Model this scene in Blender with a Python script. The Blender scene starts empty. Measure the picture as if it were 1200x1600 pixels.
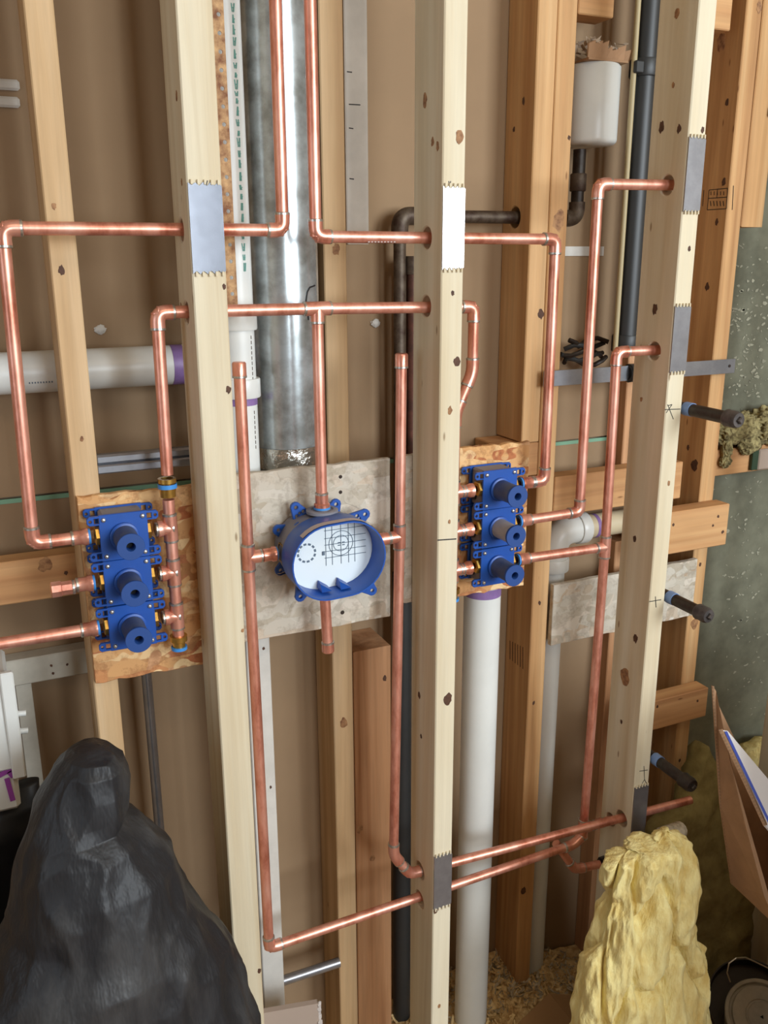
import bpy, bmesh, math, random
from mathutils import Vector, Matrix, noise
random.seed(7)
S = bpy.context.scene
COL = S.collection
PI = math.pi

# ------------------------------------------------------------------ camera, world, light, exposure
D, H, F = 1.15, 1.62, 1394.0
pit, yaw, rol = math.radians(16.0), math.radians(24.37), math.radians(-0.247)
cw = Vector((math.sin(yaw)*math.cos(pit), math.cos(yaw)*math.cos(pit), -math.sin(pit)))
cr = Vector((math.cos(yaw), -math.sin(yaw), 0)); cu = cr.cross(cw)
c_, s_ = math.cos(rol), math.sin(rol)
cr, cu = c_*cr + s_*cu, -s_*cr + c_*cu
CAM = Vector((0, -D, H))
cam = bpy.data.cameras.new('camera'); camo = bpy.data.objects.new('camera', cam); COL.objects.link(camo)
M = Matrix((cr, cu, -cw)).transposed().to_4x4(); M.translation = CAM
camo.matrix_world = M
cam.sensor_fit = 'VERTICAL'; cam.sensor_height = 24.0; cam.lens = 24.0*F/1600.0
cam.clip_start = 0.02; cam.clip_end = 50
S.camera = camo
def at(x, y, Y=0.0):
    """world point seen at photo pixel x, y on the wall-parallel plane at depth Y"""
    d = cw*F + cr*(x-600) - cu*(y-800)
    return CAM + d*((Y+D)/d.y)

S.view_settings.view_transform = 'Standard'; S.view_settings.look = 'None'
S.view_settings.gamma = 1.0; S.view_settings.use_curve_mapping = False
S.view_settings.exposure = 0.0
W = bpy.data.worlds.new('world'); S.world = W; W.use_nodes = True
W.node_tree.nodes['Background'].inputs[0].default_value = (0.75, 0.86, 1.0, 1)
W.node_tree.nodes['Background'].inputs[1].default_value = 0.6

def area(name, loc, rot, sx, sy, power, col):
    l = bpy.data.lights.new(name, 'AREA'); l.shape = 'RECTANGLE'; l.size = sx; l.size_y = sy
    l.energy = power; l.color = col
    o = bpy.data.objects.new(name, l); COL.objects.link(o); o.location = loc; o.rotation_euler = rot
    return o
area('window_daylight', (2.14, -3.54, 2.22), (math.radians(90), 0, 0), 1.22, 1.66, 132, (0.86, 0.94, 1.0))
area('left_bay_fill', (.72, -3.54, 1.8), (math.radians(90), 0, 0), .62, 1.1, 40, (0.86, 0.94, 1.0))  # fill lamp added to brighten the left bays
area('side_window_daylight', (-1.44, -.95, 1.55), (math.radians(90), 0, math.radians(-90)), 0.7, 1.1, 5, (0.72, 0.86, 1.0))
area('ceiling_warm_fill', (0.2, -2.2, 3.3), (0, 0, 0), 1.0, 0.8, 10, (1.0, 0.80, 0.58))  # warm ambient fill, added overhead

# ------------------------------------------------------------------ helpers
def tag(o, label=None, cat=None, group=None, kind=None):
    if label: o['label'] = label
    if cat: o['category'] = cat
    if group: o['group'] = group
    if kind: o['kind'] = kind
    return o
def thing(name, label, cat, loc=(0, 0, 0), group=None):
    o = bpy.data.objects.new(name, None); COL.objects.link(o); o.location = loc
    o.empty_display_size = 0.05
    return tag(o, label, cat, group)
def link(name, me, mat, parent=None):
    """mesh built in world coordinates; becomes a child of parent with matching offset"""
    o = bpy.data.objects.new(name, me); COL.objects.link(o)
    if mat is not None: me.materials.clear(); me.materials.append(mat)
    if parent is not None:
        o.parent = parent
        off = Vector((0, 0, 0)); p = parent
        while p is not None: off += p.location; p = p.parent
        me.transform(Matrix.Translation(-off))
    else:
        me.update()
        if len(me.vertices):
            xs = [v.co.x for v in me.vertices]; ys = [v.co.y for v in me.vertices]; zs = [v.co.z for v in me.vertices]
            b = Vector(((min(xs)+max(xs))/2, (min(ys)+max(ys))/2, min(zs)))
            me.transform(Matrix.Translation(-b)); o.location = b
    return o

class MB:
    def __init__(s): s.v = []; s.f = []; s.sm = []
    def add(s, vs, fs, smooth=False):
        n = len(s.v); s.v += [tuple(v) for v in vs]
        s.f += [tuple(i+n for i in f) for f in fs]; s.sm += [smooth]*len(fs); return s
    def box(s, x0, x1, y0, y1, z0, z1, c=0.0015):
        bm = bmesh.new(); bmesh.ops.create_cube(bm, size=1)
        for v in bm.verts:
            v.co = Vector(((x0+x1)/2+v.co.x*(x1-x0), (y0+y1)/2+v.co.y*(y1-y0), (z0+z1)/2+v.co.z*(z1-z0)))
        if c > 0: bmesh.ops.bevel(bm, geom=bm.edges[:], offset=c, segments=1, affect='EDGES')
        s.bm(bm); return s
    def bm(s, bm, smooth=False, mat=None):
        bm.verts.index_update()
        s.add([(mat @ v.co) if mat else v.co.copy() for v in bm.verts], [[v.index for v in f.verts] for f in bm.faces], smooth)
        bm.free(); return s
    def tube(s, pts, r, seg=16, caps=True, radii=None):
        pts = [Vector(p) for p in pts]; n = len(pts); vs = []
        t0 = (pts[1]-pts[0]).normalized()
        a = Vector((0, 0, 1)) if abs(t0.z) < .9 else Vector((0, 1, 0))
        u = t0.cross(a).normalized()
        for i, p in enumerate(pts):
            t = ((pts[min(i+1, n-1)]-p).normalized() + (p-pts[max(i-1, 0)]).normalized())
            t = t.normalized() if t.length > 1e-6 else t0
            u = (u - t*u.dot(t)).normalized(); w = t.cross(u)
            rr = radii[i] if radii else r
            for k in range(seg):
                an = 2*PI*k/seg; vs.append(p + (u*math.cos(an)+w*math.sin(an))*rr)
        fs = [(i*seg+k, i*seg+(k+1) % seg, (i+1)*seg+(k+1) % seg, (i+1)*seg+k) for i in range(n-1) for k in range(seg)]
        s.add(vs, fs, True)
        if caps:
            m = len(vs); b = len(s.v)-m
            s.f.append(tuple(b+k for k in reversed(range(seg)))); s.f.append(tuple(b+(n-1)*seg+k for k in range(seg))); s.sm += [False, False]
        return s
    def lathe(s, o, ax, prof, seg=24, smooth=True):
        """prof: list of (distance along axis, radius)"""
        o = Vector(o); ax = Vector(ax).normalized()
        a = Vector((0, 0, 1)) if abs(ax.z) < .9 else Vector((1, 0, 0))
        u = ax.cross(a).normalized(); w = ax.cross(u); vs = []
        for h, r in prof:
            for k in range(seg):
                an = 2*PI*k/seg; vs.append(o+ax*h+(u*math.cos(an)+w*math.sin(an))*max(r, 1e-5))
        fs = [(i*seg+k, i*seg+(k+1) % seg, (i+1)*seg+(k+1) % seg, (i+1)*seg+k) for i in range(len(prof)-1) for k in range(seg)]
        return s.add(vs, fs, smooth)
    def build(s, name, mat, parent=None, autosmooth=.72):
        me = bpy.data.meshes.new(name); me.from_pydata(s.v, [], s.f)
        me.polygons.foreach_set('use_smooth', s.sm)
        bm = bmesh.new(); bm.from_mesh(me); bmesh.ops.recalc_face_normals(bm, faces=bm.faces[:])
        if autosmooth:
            for e in bm.edges:
                if len(e.link_faces) == 2 and e.calc_face_angle(0) > autosmooth: e.smooth = False
        bm.to_mesh(me); bm.free()
        return link(name, me, mat, parent)

def plate_mesh(polys, depth, bev=0.0, plane='XZ', off=0.0):
    """flat plate with holes: polys[0] outline, rest holes; depth = full thickness, centred on off"""
    cu_ = bpy.data.curves.new('tmp', 'CURVE'); cu_.dimensions = '2D'; cu_.fill_mode = 'BOTH'
    cu_.extrude = max(depth/2-bev, 0.00005); cu_.bevel_depth = bev; cu_.bevel_resolution = 0; cu_.offset = -bev
    for poly in polys:
        sp = cu_.splines.new('POLY'); sp.points.add(len(poly)-1)
        for p, q in zip(sp.points, poly): p.co = (q[0], q[1], 0, 1)
        sp.use_cyclic_u = True
    o = bpy.data.objects.new('tmp', cu_); me = bpy.data.meshes.new_from_object(o)
    bpy.data.objects.remove(o); bpy.data.curves.remove(cu_)
    for v in me.vertices:
        a, b, c = v.co
        v.co = (a, off+c, b) if plane == 'XZ' else (off+c, a, b) if plane == 'YZ' else (a, b, off+c)
    for p in me.polygons: p.use_smooth = False
    bm = bmesh.new(); bm.from_mesh(me); bmesh.ops.remove_doubles(bm, verts=bm.verts[:], dist=1e-6)
    bmesh.ops.recalc_face_normals(bm, faces=bm.faces[:]); bm.to_mesh(me); bm.free()
    return me
def circ(cx, cy, r, n=20, ry=None): return [(cx+r*math.cos(2*PI*k/n), cy+(ry or r)*math.sin(2*PI*k/n)) for k in range(n)]
def stadium(cx, cz, w, h, n=14):
    r = h/2; a = w/2-r; pts = []
    for k in range(n+1):
        t = -PI/2+PI*k/n; pts.append((cx+a+r*math.cos(t), cz+r*math.sin(t)))
    for k in range(n+1):
        t = PI/2+PI*k/n; pts.append((cx-a+r*math.cos(t), cz+r*math.sin(t)))
    return pts

# ------------------------------------------------------------------ materials
def newmat(name):
    m = bpy.data.materials.new(name); m.use_nodes = True
    return m, m.node_tree.nodes, m.node_tree.links, m.node_tree.nodes['Principled BSDF']
def rgb(*c):
    def f(v):
        v /= 255.0
        return v/12.92 if v <= .04045 else ((v+.055)/1.055)**2.4
    return tuple(f(v) for v in c)+(1,)
def ramp(N, stops, interp='LINEAR'):
    r = N.new('ShaderNodeValToRGB'); e = r.color_ramp.elements; r.color_ramp.interpolation = interp
    while len(e) < len(stops): e.new(0.5)
    for el, (p, c) in zip(e, stops): el.position = p; el.color = c
    return r
def coords(N, L, scale, rnd=True, rot=(0, 0, 0)):
    tc = N.new('ShaderNodeTexCoord'); mp = N.new('ShaderNodeMapping'); mp.inputs['Scale'].default_value = scale
    mp.inputs['Rotation'].default_value = rot
    if rnd:
        oi = N.new('ShaderNodeObjectInfo'); mu = N.new('ShaderNodeMath'); mu.operation = 'MULTIPLY'; mu.inputs[1].default_value = 37.0
        L.new(oi.outputs['Random'], mu.inputs[0])
        ad = N.new('ShaderNodeVectorMath'); ad.operation = 'ADD'
        L.new(tc.outputs['Object'], ad.inputs[0]); L.new(mu.outputs[0], ad.inputs[1]); L.new(ad.outputs[0], mp.inputs[0])
    else: L.new(tc.outputs['Object'], mp.inputs[0])
    return mp
def ntex(N, L, vec, scale, detail=4, rough=.6, dist=0.0):
    n = N.new('ShaderNodeTexNoise'); n.inputs['Scale'].default_value = scale; n.inputs['Detail'].default_value = detail
    n.inputs['Roughness'].default_value = rough; n.inputs['Distortion'].default_value = dist
    L.new(vec.outputs[0], n.inputs['Vector']); return n
def mix(N, L, fac, a, b, mode='MIX'):
    m = N.new('ShaderNodeMix'); m.data_type = 'RGBA'; m.blend_type = mode
    if hasattr(fac, 'links') or hasattr(fac, 'is_linked'): L.new(fac, m.inputs[0])
    else: m.inputs[0].default_value = fac
    for i, v in ((6, a), (7, b)):
        if isinstance(v, tuple): m.inputs[i].default_value = v
        else: L.new(v, m.inputs[i])
    return m.outputs[2]
def bump(N, L, B, h, dist, strength=.6):
    b = N.new('ShaderNodeBump'); b.inputs['Distance'].default_value = dist; b.inputs['Strength'].default_value = strength
    L.new(h, b.inputs['Height']); L.new(b.outputs[0], B.inputs['Normal'])

def wood(name, light, mid, dark, axis='Z', streak=.5, stain=None, rough=.72):
    m, N, L, B = newmat(name)
    sc = {'Z': (1, 1, .035), 'X': (.035, 1, 1), 'Y': (1, .035, 1)}[axis]
    v = coords(N, L, sc)
    g = ntex(N, L, v, 110, 5, .65, .4)
    g2 = ntex(N, L, v, 22, 3, .5, 1.2)
    r1 = ramp(N, [(0.28, dark), (0.5, mid), (0.72, light)]); L.new(g2.outputs[0], r1.inputs[0])
    r2 = ramp(N, [(0.3, (1-streak*.45,)*3+(1,)), (0.65, (1, 1, 1, 1))]); L.new(g.outputs[0], r2.inputs[0])
    c = mix(N, L, 1.0, r1.outputs[0], r2.outputs[0], 'MULTIPLY')
    v2 = coords(N, L, {'Z': (1, 1, .3), 'X': (.3, 1, 1), 'Y': (1, .3, 1)}[axis])
    b = ntex(N, L, v2, 9, 3, .6)
    r3 = ramp(N, [(0.35, stain or (.86, .82, .76, 1)), (0.6, (1, 1, 1, 1))]); L.new(b.outputs[0], r3.inputs[0])
    c = mix(N, L, .8, c, r3.outputs[0], 'MULTIPLY')
    sp = N.new('ShaderNodeTexVoronoi'); sp.inputs['Scale'].default_value = 26; L.new(v2.outputs[0], sp.inputs['Vector'])
    r4 = ramp(N, [(0.035, (.35, .24, .15, 1)), (0.07, (1, 1, 1, 1))]); L.new(sp.outputs['Distance'], r4.inputs[0])
    c = mix(N, L, .75, c, r4.outputs[0], 'MULTIPLY')
    L.new(c, B.inputs['Base Color']); B.inputs['Roughness'].default_value = rough
    bump(N, L, B, g.outputs[0], .0008, .5)
    return m
def osb(name, cols, edge, scale=34, blot=.4):
    m, N, L, B = newmat(name)
    w = coords(N, L, (1, 1, 1), False)
    wn = ntex(N, L, w, 30, 2); 
    outs = []
    for i, (rot, sc) in enumerate([((0, .5, 0), (.28, 1, 1)), ((0, -.9, 0), (.24, 1, 1.1)), ((0, 1.6, 0), (.3, 1, 1))]):
        mp = coords(N, L, sc, False, rot)
        ad = N.new('ShaderNodeVectorMath'); ad.operation = 'MULTIPLY_ADD'; ad.inputs[1].default_value = (.005,)*3
        L.new(wn.outputs['Color'], ad.inputs[0]); L.new(mp.outputs[0], ad.inputs[2])
        vo = N.new('ShaderNodeTexVoronoi'); vo.inputs['Scale'].default_value = scale*(1+.25*i); L.new(ad.outputs[0], vo.inputs['Vector'])
        outs.append(vo)
    sel = ntex(N, L, w, 26, 1)
    a1 = ramp(N, [(.46, (0, 0, 0, 1)), (.48, (1, 1, 1, 1))]); L.new(sel.outputs[0], a1.inputs[0])
    a2 = ramp(N, [(.55, (0, 0, 0, 1)), (.57, (1, 1, 1, 1))]); L.new(sel.outputs[0], a2.inputs[0])
    def rr(vo):
        sx = N.new('ShaderNodeSeparateColor'); L.new(vo.outputs['Color'], sx.inputs[0])
        r = ramp(N, [(i/(len(cols)-1), c) for i, c in enumerate(cols)]); L.new(sx.outputs[0], r.inputs[0]); return r.outputs[0], sx.outputs[1]
    (c0, h0), (c1, h1), (c2, h2) = rr(outs[0]), rr(outs[1]), rr(outs[2])
    c = mix(N, L, a1.outputs[0], c0, c1); c = mix(N, L, a2.outputs[0], c, c2)
    h = mix(N, L, a1.outputs[0], h0, h1); h = mix(N, L, a2.outputs[0], h, h2)
    sm = ntex(N, L, w, 45, 4, .7)
    rs = ramp(N, [(.4, edge), (.52, (1, 1, 1, 1))]); L.new(sm.outputs[0], rs.inputs[0])
    c = mix(N, L, blot, c, rs.outputs[0], 'MULTIPLY')
    L.new(c, B.inputs['Base Color']); B.inputs['Roughness'].default_value = .8
    bump(N, L, B, h, .0016, .55)
    return m
def plain(name, col, rough=.5, metal=0.0, var=0.0, vscale=30, dark=None, bumpd=0.0, spec=None, lo=.35, hi=.62, cs=(1, 1, 1)):
    m, N, L, B = newmat(name)
    B.inputs['Roughness'].default_value = rough; B.inputs['Metallic'].default_value = metal
    if spec is not None: B.inputs['Specular IOR Level'].default_value = spec
    if var or bumpd:
        v = coords(N, L, cs); n = ntex(N, L, v, vscale, 5, .62)
        r = ramp(N, [(lo, dark or tuple(x*(1-var) for x in col[:3])+(1,)), (hi, col)]); L.new(n.outputs[0], r.inputs[0])
        L.new(r.outputs[0], B.inputs['Base Color'])
        if bumpd: bump(N, L, B, n.outputs[0], bumpd, .7)
    else: B.inputs['Base Color'].default_value = col
    return m

m_newwood = wood('new_pine', rgb(228, 219, 194), rgb(222, 210, 182), rgb(208, 190, 156), streak=.16, stain=(.93, .9, .85, 1))
m_oldwood = wood('aged_pine', rgb(222, 182, 132), rgb(208, 162, 110), rgb(180, 130, 82), streak=.4)
m_palewood = wood('pale_aged_pine', rgb(222, 192, 152), rgb(208, 174, 130), rgb(184, 146, 104), streak=.3)
m_oldwoodx = wood('aged_pine_block', rgb(218, 172, 120), rgb(204, 154, 104), rgb(182, 130, 84), 'X', streak=.3)
m_fir = wood('reddish_fir', rgb(212, 164, 122), rgb(196, 146, 104), rgb(166, 114, 74), streak=.45)
m_grayboard = plain('whitewashed_board', rgb(212, 208, 200), .8, 0, .14, 14, bumpd=.0004)
m_grayboardx = plain('grey_board', rgb(196, 190, 176), .85, 0, .2, 16)
m_osb = osb('fresh_strand_board', [rgb(166, 112, 66), rgb(226, 178, 122), rgb(196, 140, 86), rgb(244, 212, 160), rgb(180, 108, 66), rgb(218, 166, 108), rgb(238, 200, 146)], rgb(150, 106, 74))
m_osbg = osb('weathered_strand_board', [rgb(190, 182, 166), rgb(206, 198, 184), rgb(176, 164, 144), rgb(214, 206, 192), rgb(192, 172, 148), rgb(200, 194, 180)], rgb(140, 118, 96), 30, .28)
m_paper = plain('drywall_paper', rgb(155, 128, 98), .9, 0, .08, 5, bumpd=.0002)
m_green = plain('green_drywall', rgb(114, 114, 96), .85, 0, .35, 14, dark=rgb(94, 94, 78), bumpd=.0003)
m_scuff = plain('plaster_smear', rgb(160, 158, 138), .9, 0, .3, 60)
m_greenline = plain('green_joint', rgb(126, 168, 140), .8)
def copper(name, rough=.26):
    m, N, L, B = newmat(name)
    v = coords(N, L, (1, 1, .35)); n = ntex(N, L, v, 34, 5, .65)
    r = ramp(N, [(.3, rgb(190, 112, 88)), (.5, rgb(232, 162, 140)), (.72, rgb(246, 190, 170))]); L.new(n.outputs[0], r.inputs[0])
    L.new(r.outputs[0], B.inputs['Base Color']); B.inputs['Metallic'].default_value = .72
    rr = N.new('ShaderNodeMapRange'); rr.inputs[3].default_value = rough-.06; rr.inputs[4].default_value = rough+.16
    L.new(n.outputs[0], rr.inputs[0]); L.new(rr.outputs[0], B.inputs['Roughness'])
    return m
m_copper = copper('copper_tube', .34); m_fit = copper('copper_fitting', .26)
m_solder = plain('solder', rgb(214, 212, 206), .3, .9, .35, 220)
m_brass = plain('brass', rgb(206, 164, 84), .3, .9, .25, 60)
m_steel = plain('galvanised_plate', rgb(158, 160, 166), .3, .75, .16, 40)
m_plateunlit = plain('unlit_steel_plate', rgb(92, 94, 100), .2, .8, .16, 40)  # steel darkened where the plate catches no window reflection
m_plateglare = plain('glare_steel_plate', rgb(200, 200, 202), .3, .9, .12, 30)  # steel brightened, window glare put into the base colour
m_duct = plain('galvanised_duct', rgb(196, 206, 210), .25, .66, .26, 24, dark=rgb(150, 154, 152))
m_foil = plain('foil_tape', rgb(226, 224, 216), .16, .95, .15, 60, bumpd=.004)
m_iron = plain('old_iron', rgb(104, 92, 78), .55, .5, .5, 40, dark=rgb(62, 44, 34))
m_rust = plain('rusty_iron', rgb(104, 62, 48), .6, .4, .4, 30, dark=rgb(70, 44, 34))
m_blackiron = plain('black_iron', rgb(58, 52, 46), .42, .4, .5, 50, dark=rgb(40, 26, 20))
m_abs = plain('black_plastic_pipe', rgb(44, 45, 45), .45, 0, .15, 20)
m_pvc = plain('white_plastic_pipe', rgb(224, 226, 222), .35, 0, .06, 8)
m_purple = plain('purple_primer', rgb(142, 112, 168), .4, 0, .2, 60)
m_blue = plain('blue_plastic', rgb(26, 80, 166), .38, 0, .12, 26)
m_bluef = plain('blue_plastic_disc', rgb(28, 68, 134), .6)
m_dusty = plain('dusty_blue_plastic', rgb(128, 128, 136), .65, 0, .5, 18, dark=rgb(78, 86, 116), lo=.3, hi=.5)
m_sleeve = plain('dusty_sleeve', rgb(82, 90, 108), .5, 0, .4, 22, dark=rgb(46, 60, 96))
m_sleevew = plain('pale_dusty_sleeve', rgb(168, 160, 150), .5, 0, .2, 30)
m_tapeblue = plain('blue_thread_tape', rgb(64, 140, 214), .4)
m_black = plain('black_recess', rgb(16, 16, 18), .7)
m_ink = plain('marker_ink', rgb(34, 30, 30), .6)
m_inkg = plain('green_ink', rgb(104, 160, 150), .6)
m_label = plain('template_sheet', rgb(226, 236, 240), .35)
m_line = plain('printed_line', rgb(92, 108, 124), .6)
m_dusttape = plain('dusty_tape', rgb(186, 172, 166), .7, 0, .1, 30)
m_knot = plain('knot_wood', rgb(172, 128, 86), .7, 0, .5, 120, dark=rgb(120, 80, 52))
m_knotd = plain('dark_knot', rgb(92, 60, 42), .7, 0, .4, 150)
m_hole = plain('nail_hole', rgb(48, 34, 26), .8)
m_card = plain('corrugated_cardboard', rgb(176, 138, 104), .85, 0, .12, 30)
m_carddark = plain('cardboard_flute_paper', rgb(150, 120, 92), .9)
m_cardwhite = plain('white_printed_cardboard', rgb(226, 224, 224), .6)
m_cardblue = plain('blue_print', rgb(64, 84, 176), .6)
m_batt = plain('yellow_glass_wool', rgb(240, 226, 160), .95, 0, .2, 30, dark=rgb(216, 190, 116), bumpd=.012, cs=(1.6, 1.6, .5))
m_battshade = plain('yellow_glass_wool_shaded', rgb(160, 148, 96), .95, 0, .25, 22, dark=rgb(128, 116, 70), bumpd=.004)  # glass wool again, shade behind the carton put into a darker yellow
m_rock = plain('mineral_wool', rgb(176, 164, 116), .95, 0, .5, 90, dark=rgb(84, 72, 42), bumpd=.004)
m_shav = plain('wood_shavings', rgb(242, 216, 160), .9, 0, .35, 60, dark=rgb(196, 156, 100))
m_shav2 = plain('pale_shavings', rgb(212, 200, 176), .9, 0, .3, 60, dark=rgb(140, 124, 98))
m_sheet = plain('black_polythene', rgb(74, 74, 74), .5, 0, .3, 7, dark=rgb(36, 37, 40), bumpd=.014, spec=.4, lo=.5, hi=.78, cs=(1.6, 1.6, .5))  # grey streaks painted as sheen along the creases
m_sheetb = plain('black_bag_film', rgb(18, 18, 18), .5)
m_scrap = plain('drywall_scrap', rgb(168, 150, 136), .9)
m_gyp = plain('gypsum_core', rgb(206, 198, 192), .95, 0, .2, 100)
m_plaster = plain('room_plaster', rgb(158, 136, 110), .9, 0, .05, 2)
m_ceil = plain('room_ceiling', rgb(200, 184, 160), .9)
m_floor = plain('subfloor', rgb(150, 118, 84), .8, 0, .2, 6)
m_tin = plain('tin_metal', rgb(190, 184, 168), .4, .2, .3, 20)
m_wire = plain('wire_handle', rgb(196, 186, 164), .35, .8)

# ------------------------------------------------------------------ room shell
RX0, RX1, RY0, RY1, RZ = -1.5, 3.6, -3.6, 0.289, 3.4
def struct(name, mb, mat):
    o = mb.build(name, mat); o['kind'] = 'structure'; return o
struct('floor', MB().box(RX0-.1, RX1+.1, RY0-.1, RY1+.1, -.1, 0, 0), m_floor)
struct('ceiling', MB().box(RX0-.1, RX1+.1, RY0-.1, RY1+.1, RZ, RZ+.1, 0), m_ceil)
wb = bpy.data.objects.new('wall_back', None); COL.objects.link(wb); wb['kind'] = 'structure'
MB().box(RX0, 1.35, RY1, RY1+.0125, 0, 1.262, 0).box(RX0, 1.35, RY1, RY1+.0125, 1.268, RZ, 0).build('drywall_sheet', m_paper, wb)
MB().box(1.352, RX1, RY1, RY1+.0125, 0, RZ, 0).build('green_drywall_sheet', m_green, wb)
MB().box(RX0, 1.34, RY1-.0015, RY1+.001, 1.258, 1.265, 0).build('green_joint_strip', m_greenline, wb)
MB().box(RX0, RX1, RY1+.013, RY1+.11, 0, RZ, 0).build('wall_core', m_plaster, wb)
struct('wall_left', MB().box(RX0-.1, RX0, RY0, -1.34, 0, RZ, 0).box(RX0-.1, RX0, -.56, RY1, 0, RZ, 0)
       .box(RX0-.1, RX0, -1.34, -.56, 0, .96, 0).box(RX0-.1, RX0, -1.34, -.56, 2.14, RZ, 0), m_plaster)
struct('wall_right', MB().box(RX1, RX1+.1, RY0, RY1, 0, RZ, 0), m_plaster)
struct('wall_front', MB().box(RX0, .38, RY0-.1, RY0, 0, RZ, 0).box(1.06, 1.48, RY0-.1, RY0, 0, RZ, 0).box(.38, 1.06, RY0-.1, RY0, 0, 1.22, 0).box(.38, 1.06, RY0-.1, RY0, 2.38, RZ, 0).box(2.80, RX1, RY0-.1, RY0, 0, RZ, 0)
       .box(1.48, 2.80, RY0-.1, RY0, 0, 1.35, 0).box(1.48, 2.80, RY0-.1, RY0, 3.09, RZ, 0), m_plaster)
def win(name, a, b, z0, z1, fixed, axis):
    w = bpy.data.objects.new(name, None); COL.objects.link(w); w['kind'] = 'structure'
    t = .04
    for (u0, u1, q0, q1) in ((a, a+t, z0, z1), (b-t, b, z0, z1), (a+t, b-t, z0, z0+t), (a+t, b-t, z1-t, z1)):
        mb = MB()
        if axis == 'X': mb.box(u0, u1, fixed-.09, fixed-.01, q0, q1)
        else: mb.box(fixed-.09, fixed-.01, u0, u1, q0, q1)
        mb.build('window_frame', m_grayboard, w)
win('window_1', 1.48, 2.80, 1.35, 3.09, RY0, 'X')
win('fill_window', .38, 1.06, 1.22, 2.38, RY0, 'X')  # opening added around the left bay fill lamp
win('window_2', -1.34, -.56, .96, 2.14, RX0, 'Y')

# ------------------------------------------------------------------ wall framing
def knot(parent, p, axis, r, dark=False, name='knot', ratio=1.5):
    """flat oval plug of knot wood seated 0.4 mm proud of a face"""
    ax = Vector({'Y': (0, -1, 0), 'X': (-1, 0, 0)}[axis]); mb = MB(); vs = []; n = 14
    o = Vector(p); u = Vector((1, 0, 0)) if axis == 'Y' else Vector((0, 1, 0)); w = Vector((0, 0, 1))
    rs = [r*(1+.22*random.uniform(-1, 1)) for _ in range(n)]
    for h, k in ((-.0012, 1), (.00035, 1), (.0005, .7)):
        for i in range(n):
            a = 2*PI*i/n; vs.append(o+ax*h+(u*math.cos(a)+w*ratio*math.sin(a))*rs[i]*k)
    fs = [(j*n+i, j*n+(i+1) % n, (j+1)*n+(i+1) % n, (j+1)*n+i) for j in range(2) for i in range(n)]+[tuple(2*n+i for i in range(n))]
    mb.add(vs, fs); return mb.build(name, m_knotd if dark else m_knot, parent)
def stud(name, label, x0, x1, y0, y1, mat, holes=(), z0=0.0, z1=RZ, group=None, knots=(), cat='stud'):
    t = thing(name, label, cat, ((x0+x1)/2, (y0+y1)/2, z0), group)
    n = max(1, int((z1-z0)/.3))
    rv = lambda: random.uniform(-.0004, .0004)
    out = [(y0+rv(), z0+(z1-z0)*i/n) for i in range(n+1)] + [(y1, z0+(z1-z0)*i/n) for i in range(n, -1, -1)]
    me = plate_mesh([out]+[circ(hy, hz, hr, 20) for hy, hz, hr in holes], x1-x0, .0018, 'YZ', (x0+x1)/2)
    link('board', me, mat, t)
    for ax, px, py, r, dk in knots:
        if ax == 'Y':
            p = at(px, py, y0)
            if x0+r*1.3 < p.x < x1-r*1.3: knot(t, (p.x, y0, p.z), 'Y', r, dk)
            else: knot(t, (min(max(p.x, x0+r*1.35), x1-r*1.35), y0, p.z), 'Y', r, dk)
        else:
            d = at(px, py, 0)-CAM; p = CAM+d*(x0/d.x)
            knot(t, (x0, min(max(p.y, y0+r*1.35), y1-r*1.35), p.z), 'X', r, dk)
    return t
HY = .047
LX0, LX1 = .259, .3025
SL = stud('wall_stud', 'pale new pine wall stud left of the round duct, dark steel plate near its top', LX0, LX1, 0, .089, m_newwood,
          [(HY, 1.653, .0145), (HY, 1.550, .0145)], group='new pine studs of the front wall',
          knots=[('Y', 358, 609, .0035, True), ('Y', 350, 448, .0025, True), ('X', 283, 480, .004, False), ('X', 276, 150, .004, False), ('X', 284, 285, .003, False), ('Y', 425, 1510, .003, True), ('Y', 380, 985, .0022, False)])
SC = stud('wall_stud', 'pale new pine wall stud in the middle, glaring white steel plate near its top', .611, .6465, 0, .089, m_newwood,
          [(HY, 1.645, .0155), (HY, 1.549, .0155), (.052, .571, .0165), (.052, .510, .0165)], group='new pine studs of the front wall',
          knots=[('Y', 707, 458, .003, True), ('Y', 716, 565, .0055, True), ('Y', 703, 641, .004, False), ('Y', 700, 1092, .007, True), ('Y', 719, 213, .006, False),
                 ('X', 664, 157, .006, False), ('X', 676, 222, .004, False), ('X', 684, 228, .004, False), ('Y', 676, 1425, .0035, True), ('Y', 686, 1572, .003, False),
                 ('Y', 702, 815, .0022, False), ('X', 655, 1086, .004, True), ('X', 658, 1150, .003, True)])
SR = stud('wall_stud', 'pale new pine wall stud at right, two dark steel plates one above the other', 1.037, 1.0715, 0, .089, m_newwood,
          [(.040, 1.727, .0155), (.040, 1.465, .0155), (.029, .567, .0165), (.060, .5455, .0135), (.060, .4385, .0145)], group='new pine studs of the front wall',
          knots=[('X', 1034, 198, .006, True), ('X', 1061, 201, .0045, True), ('X', 1023, 483, .006, True), ('X', 992, 842, .0045, True), ('X', 993, 997, .006, True),
                 ('X', 976, 1058, .012, False), ('X', 1002, 624, .003, False), ('X', 971, 1128, .003, True), ('Y', 1077, 388, .003, True), ('Y', 1098, 203, .003, True),
                 ('X', 1058, 22, .005, False), ('X', 1052, 133, .003, False), ('Y', 1045, 755, .003, False)])
stud('wall_stud', 'pale new pine wall stud unseen beyond the right edge, added for its shade', 1.462, 1.4975, 0, .089, m_newwood, group='new pine studs of the front wall')  # out-of-view next stud, added to shade the green board
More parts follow.
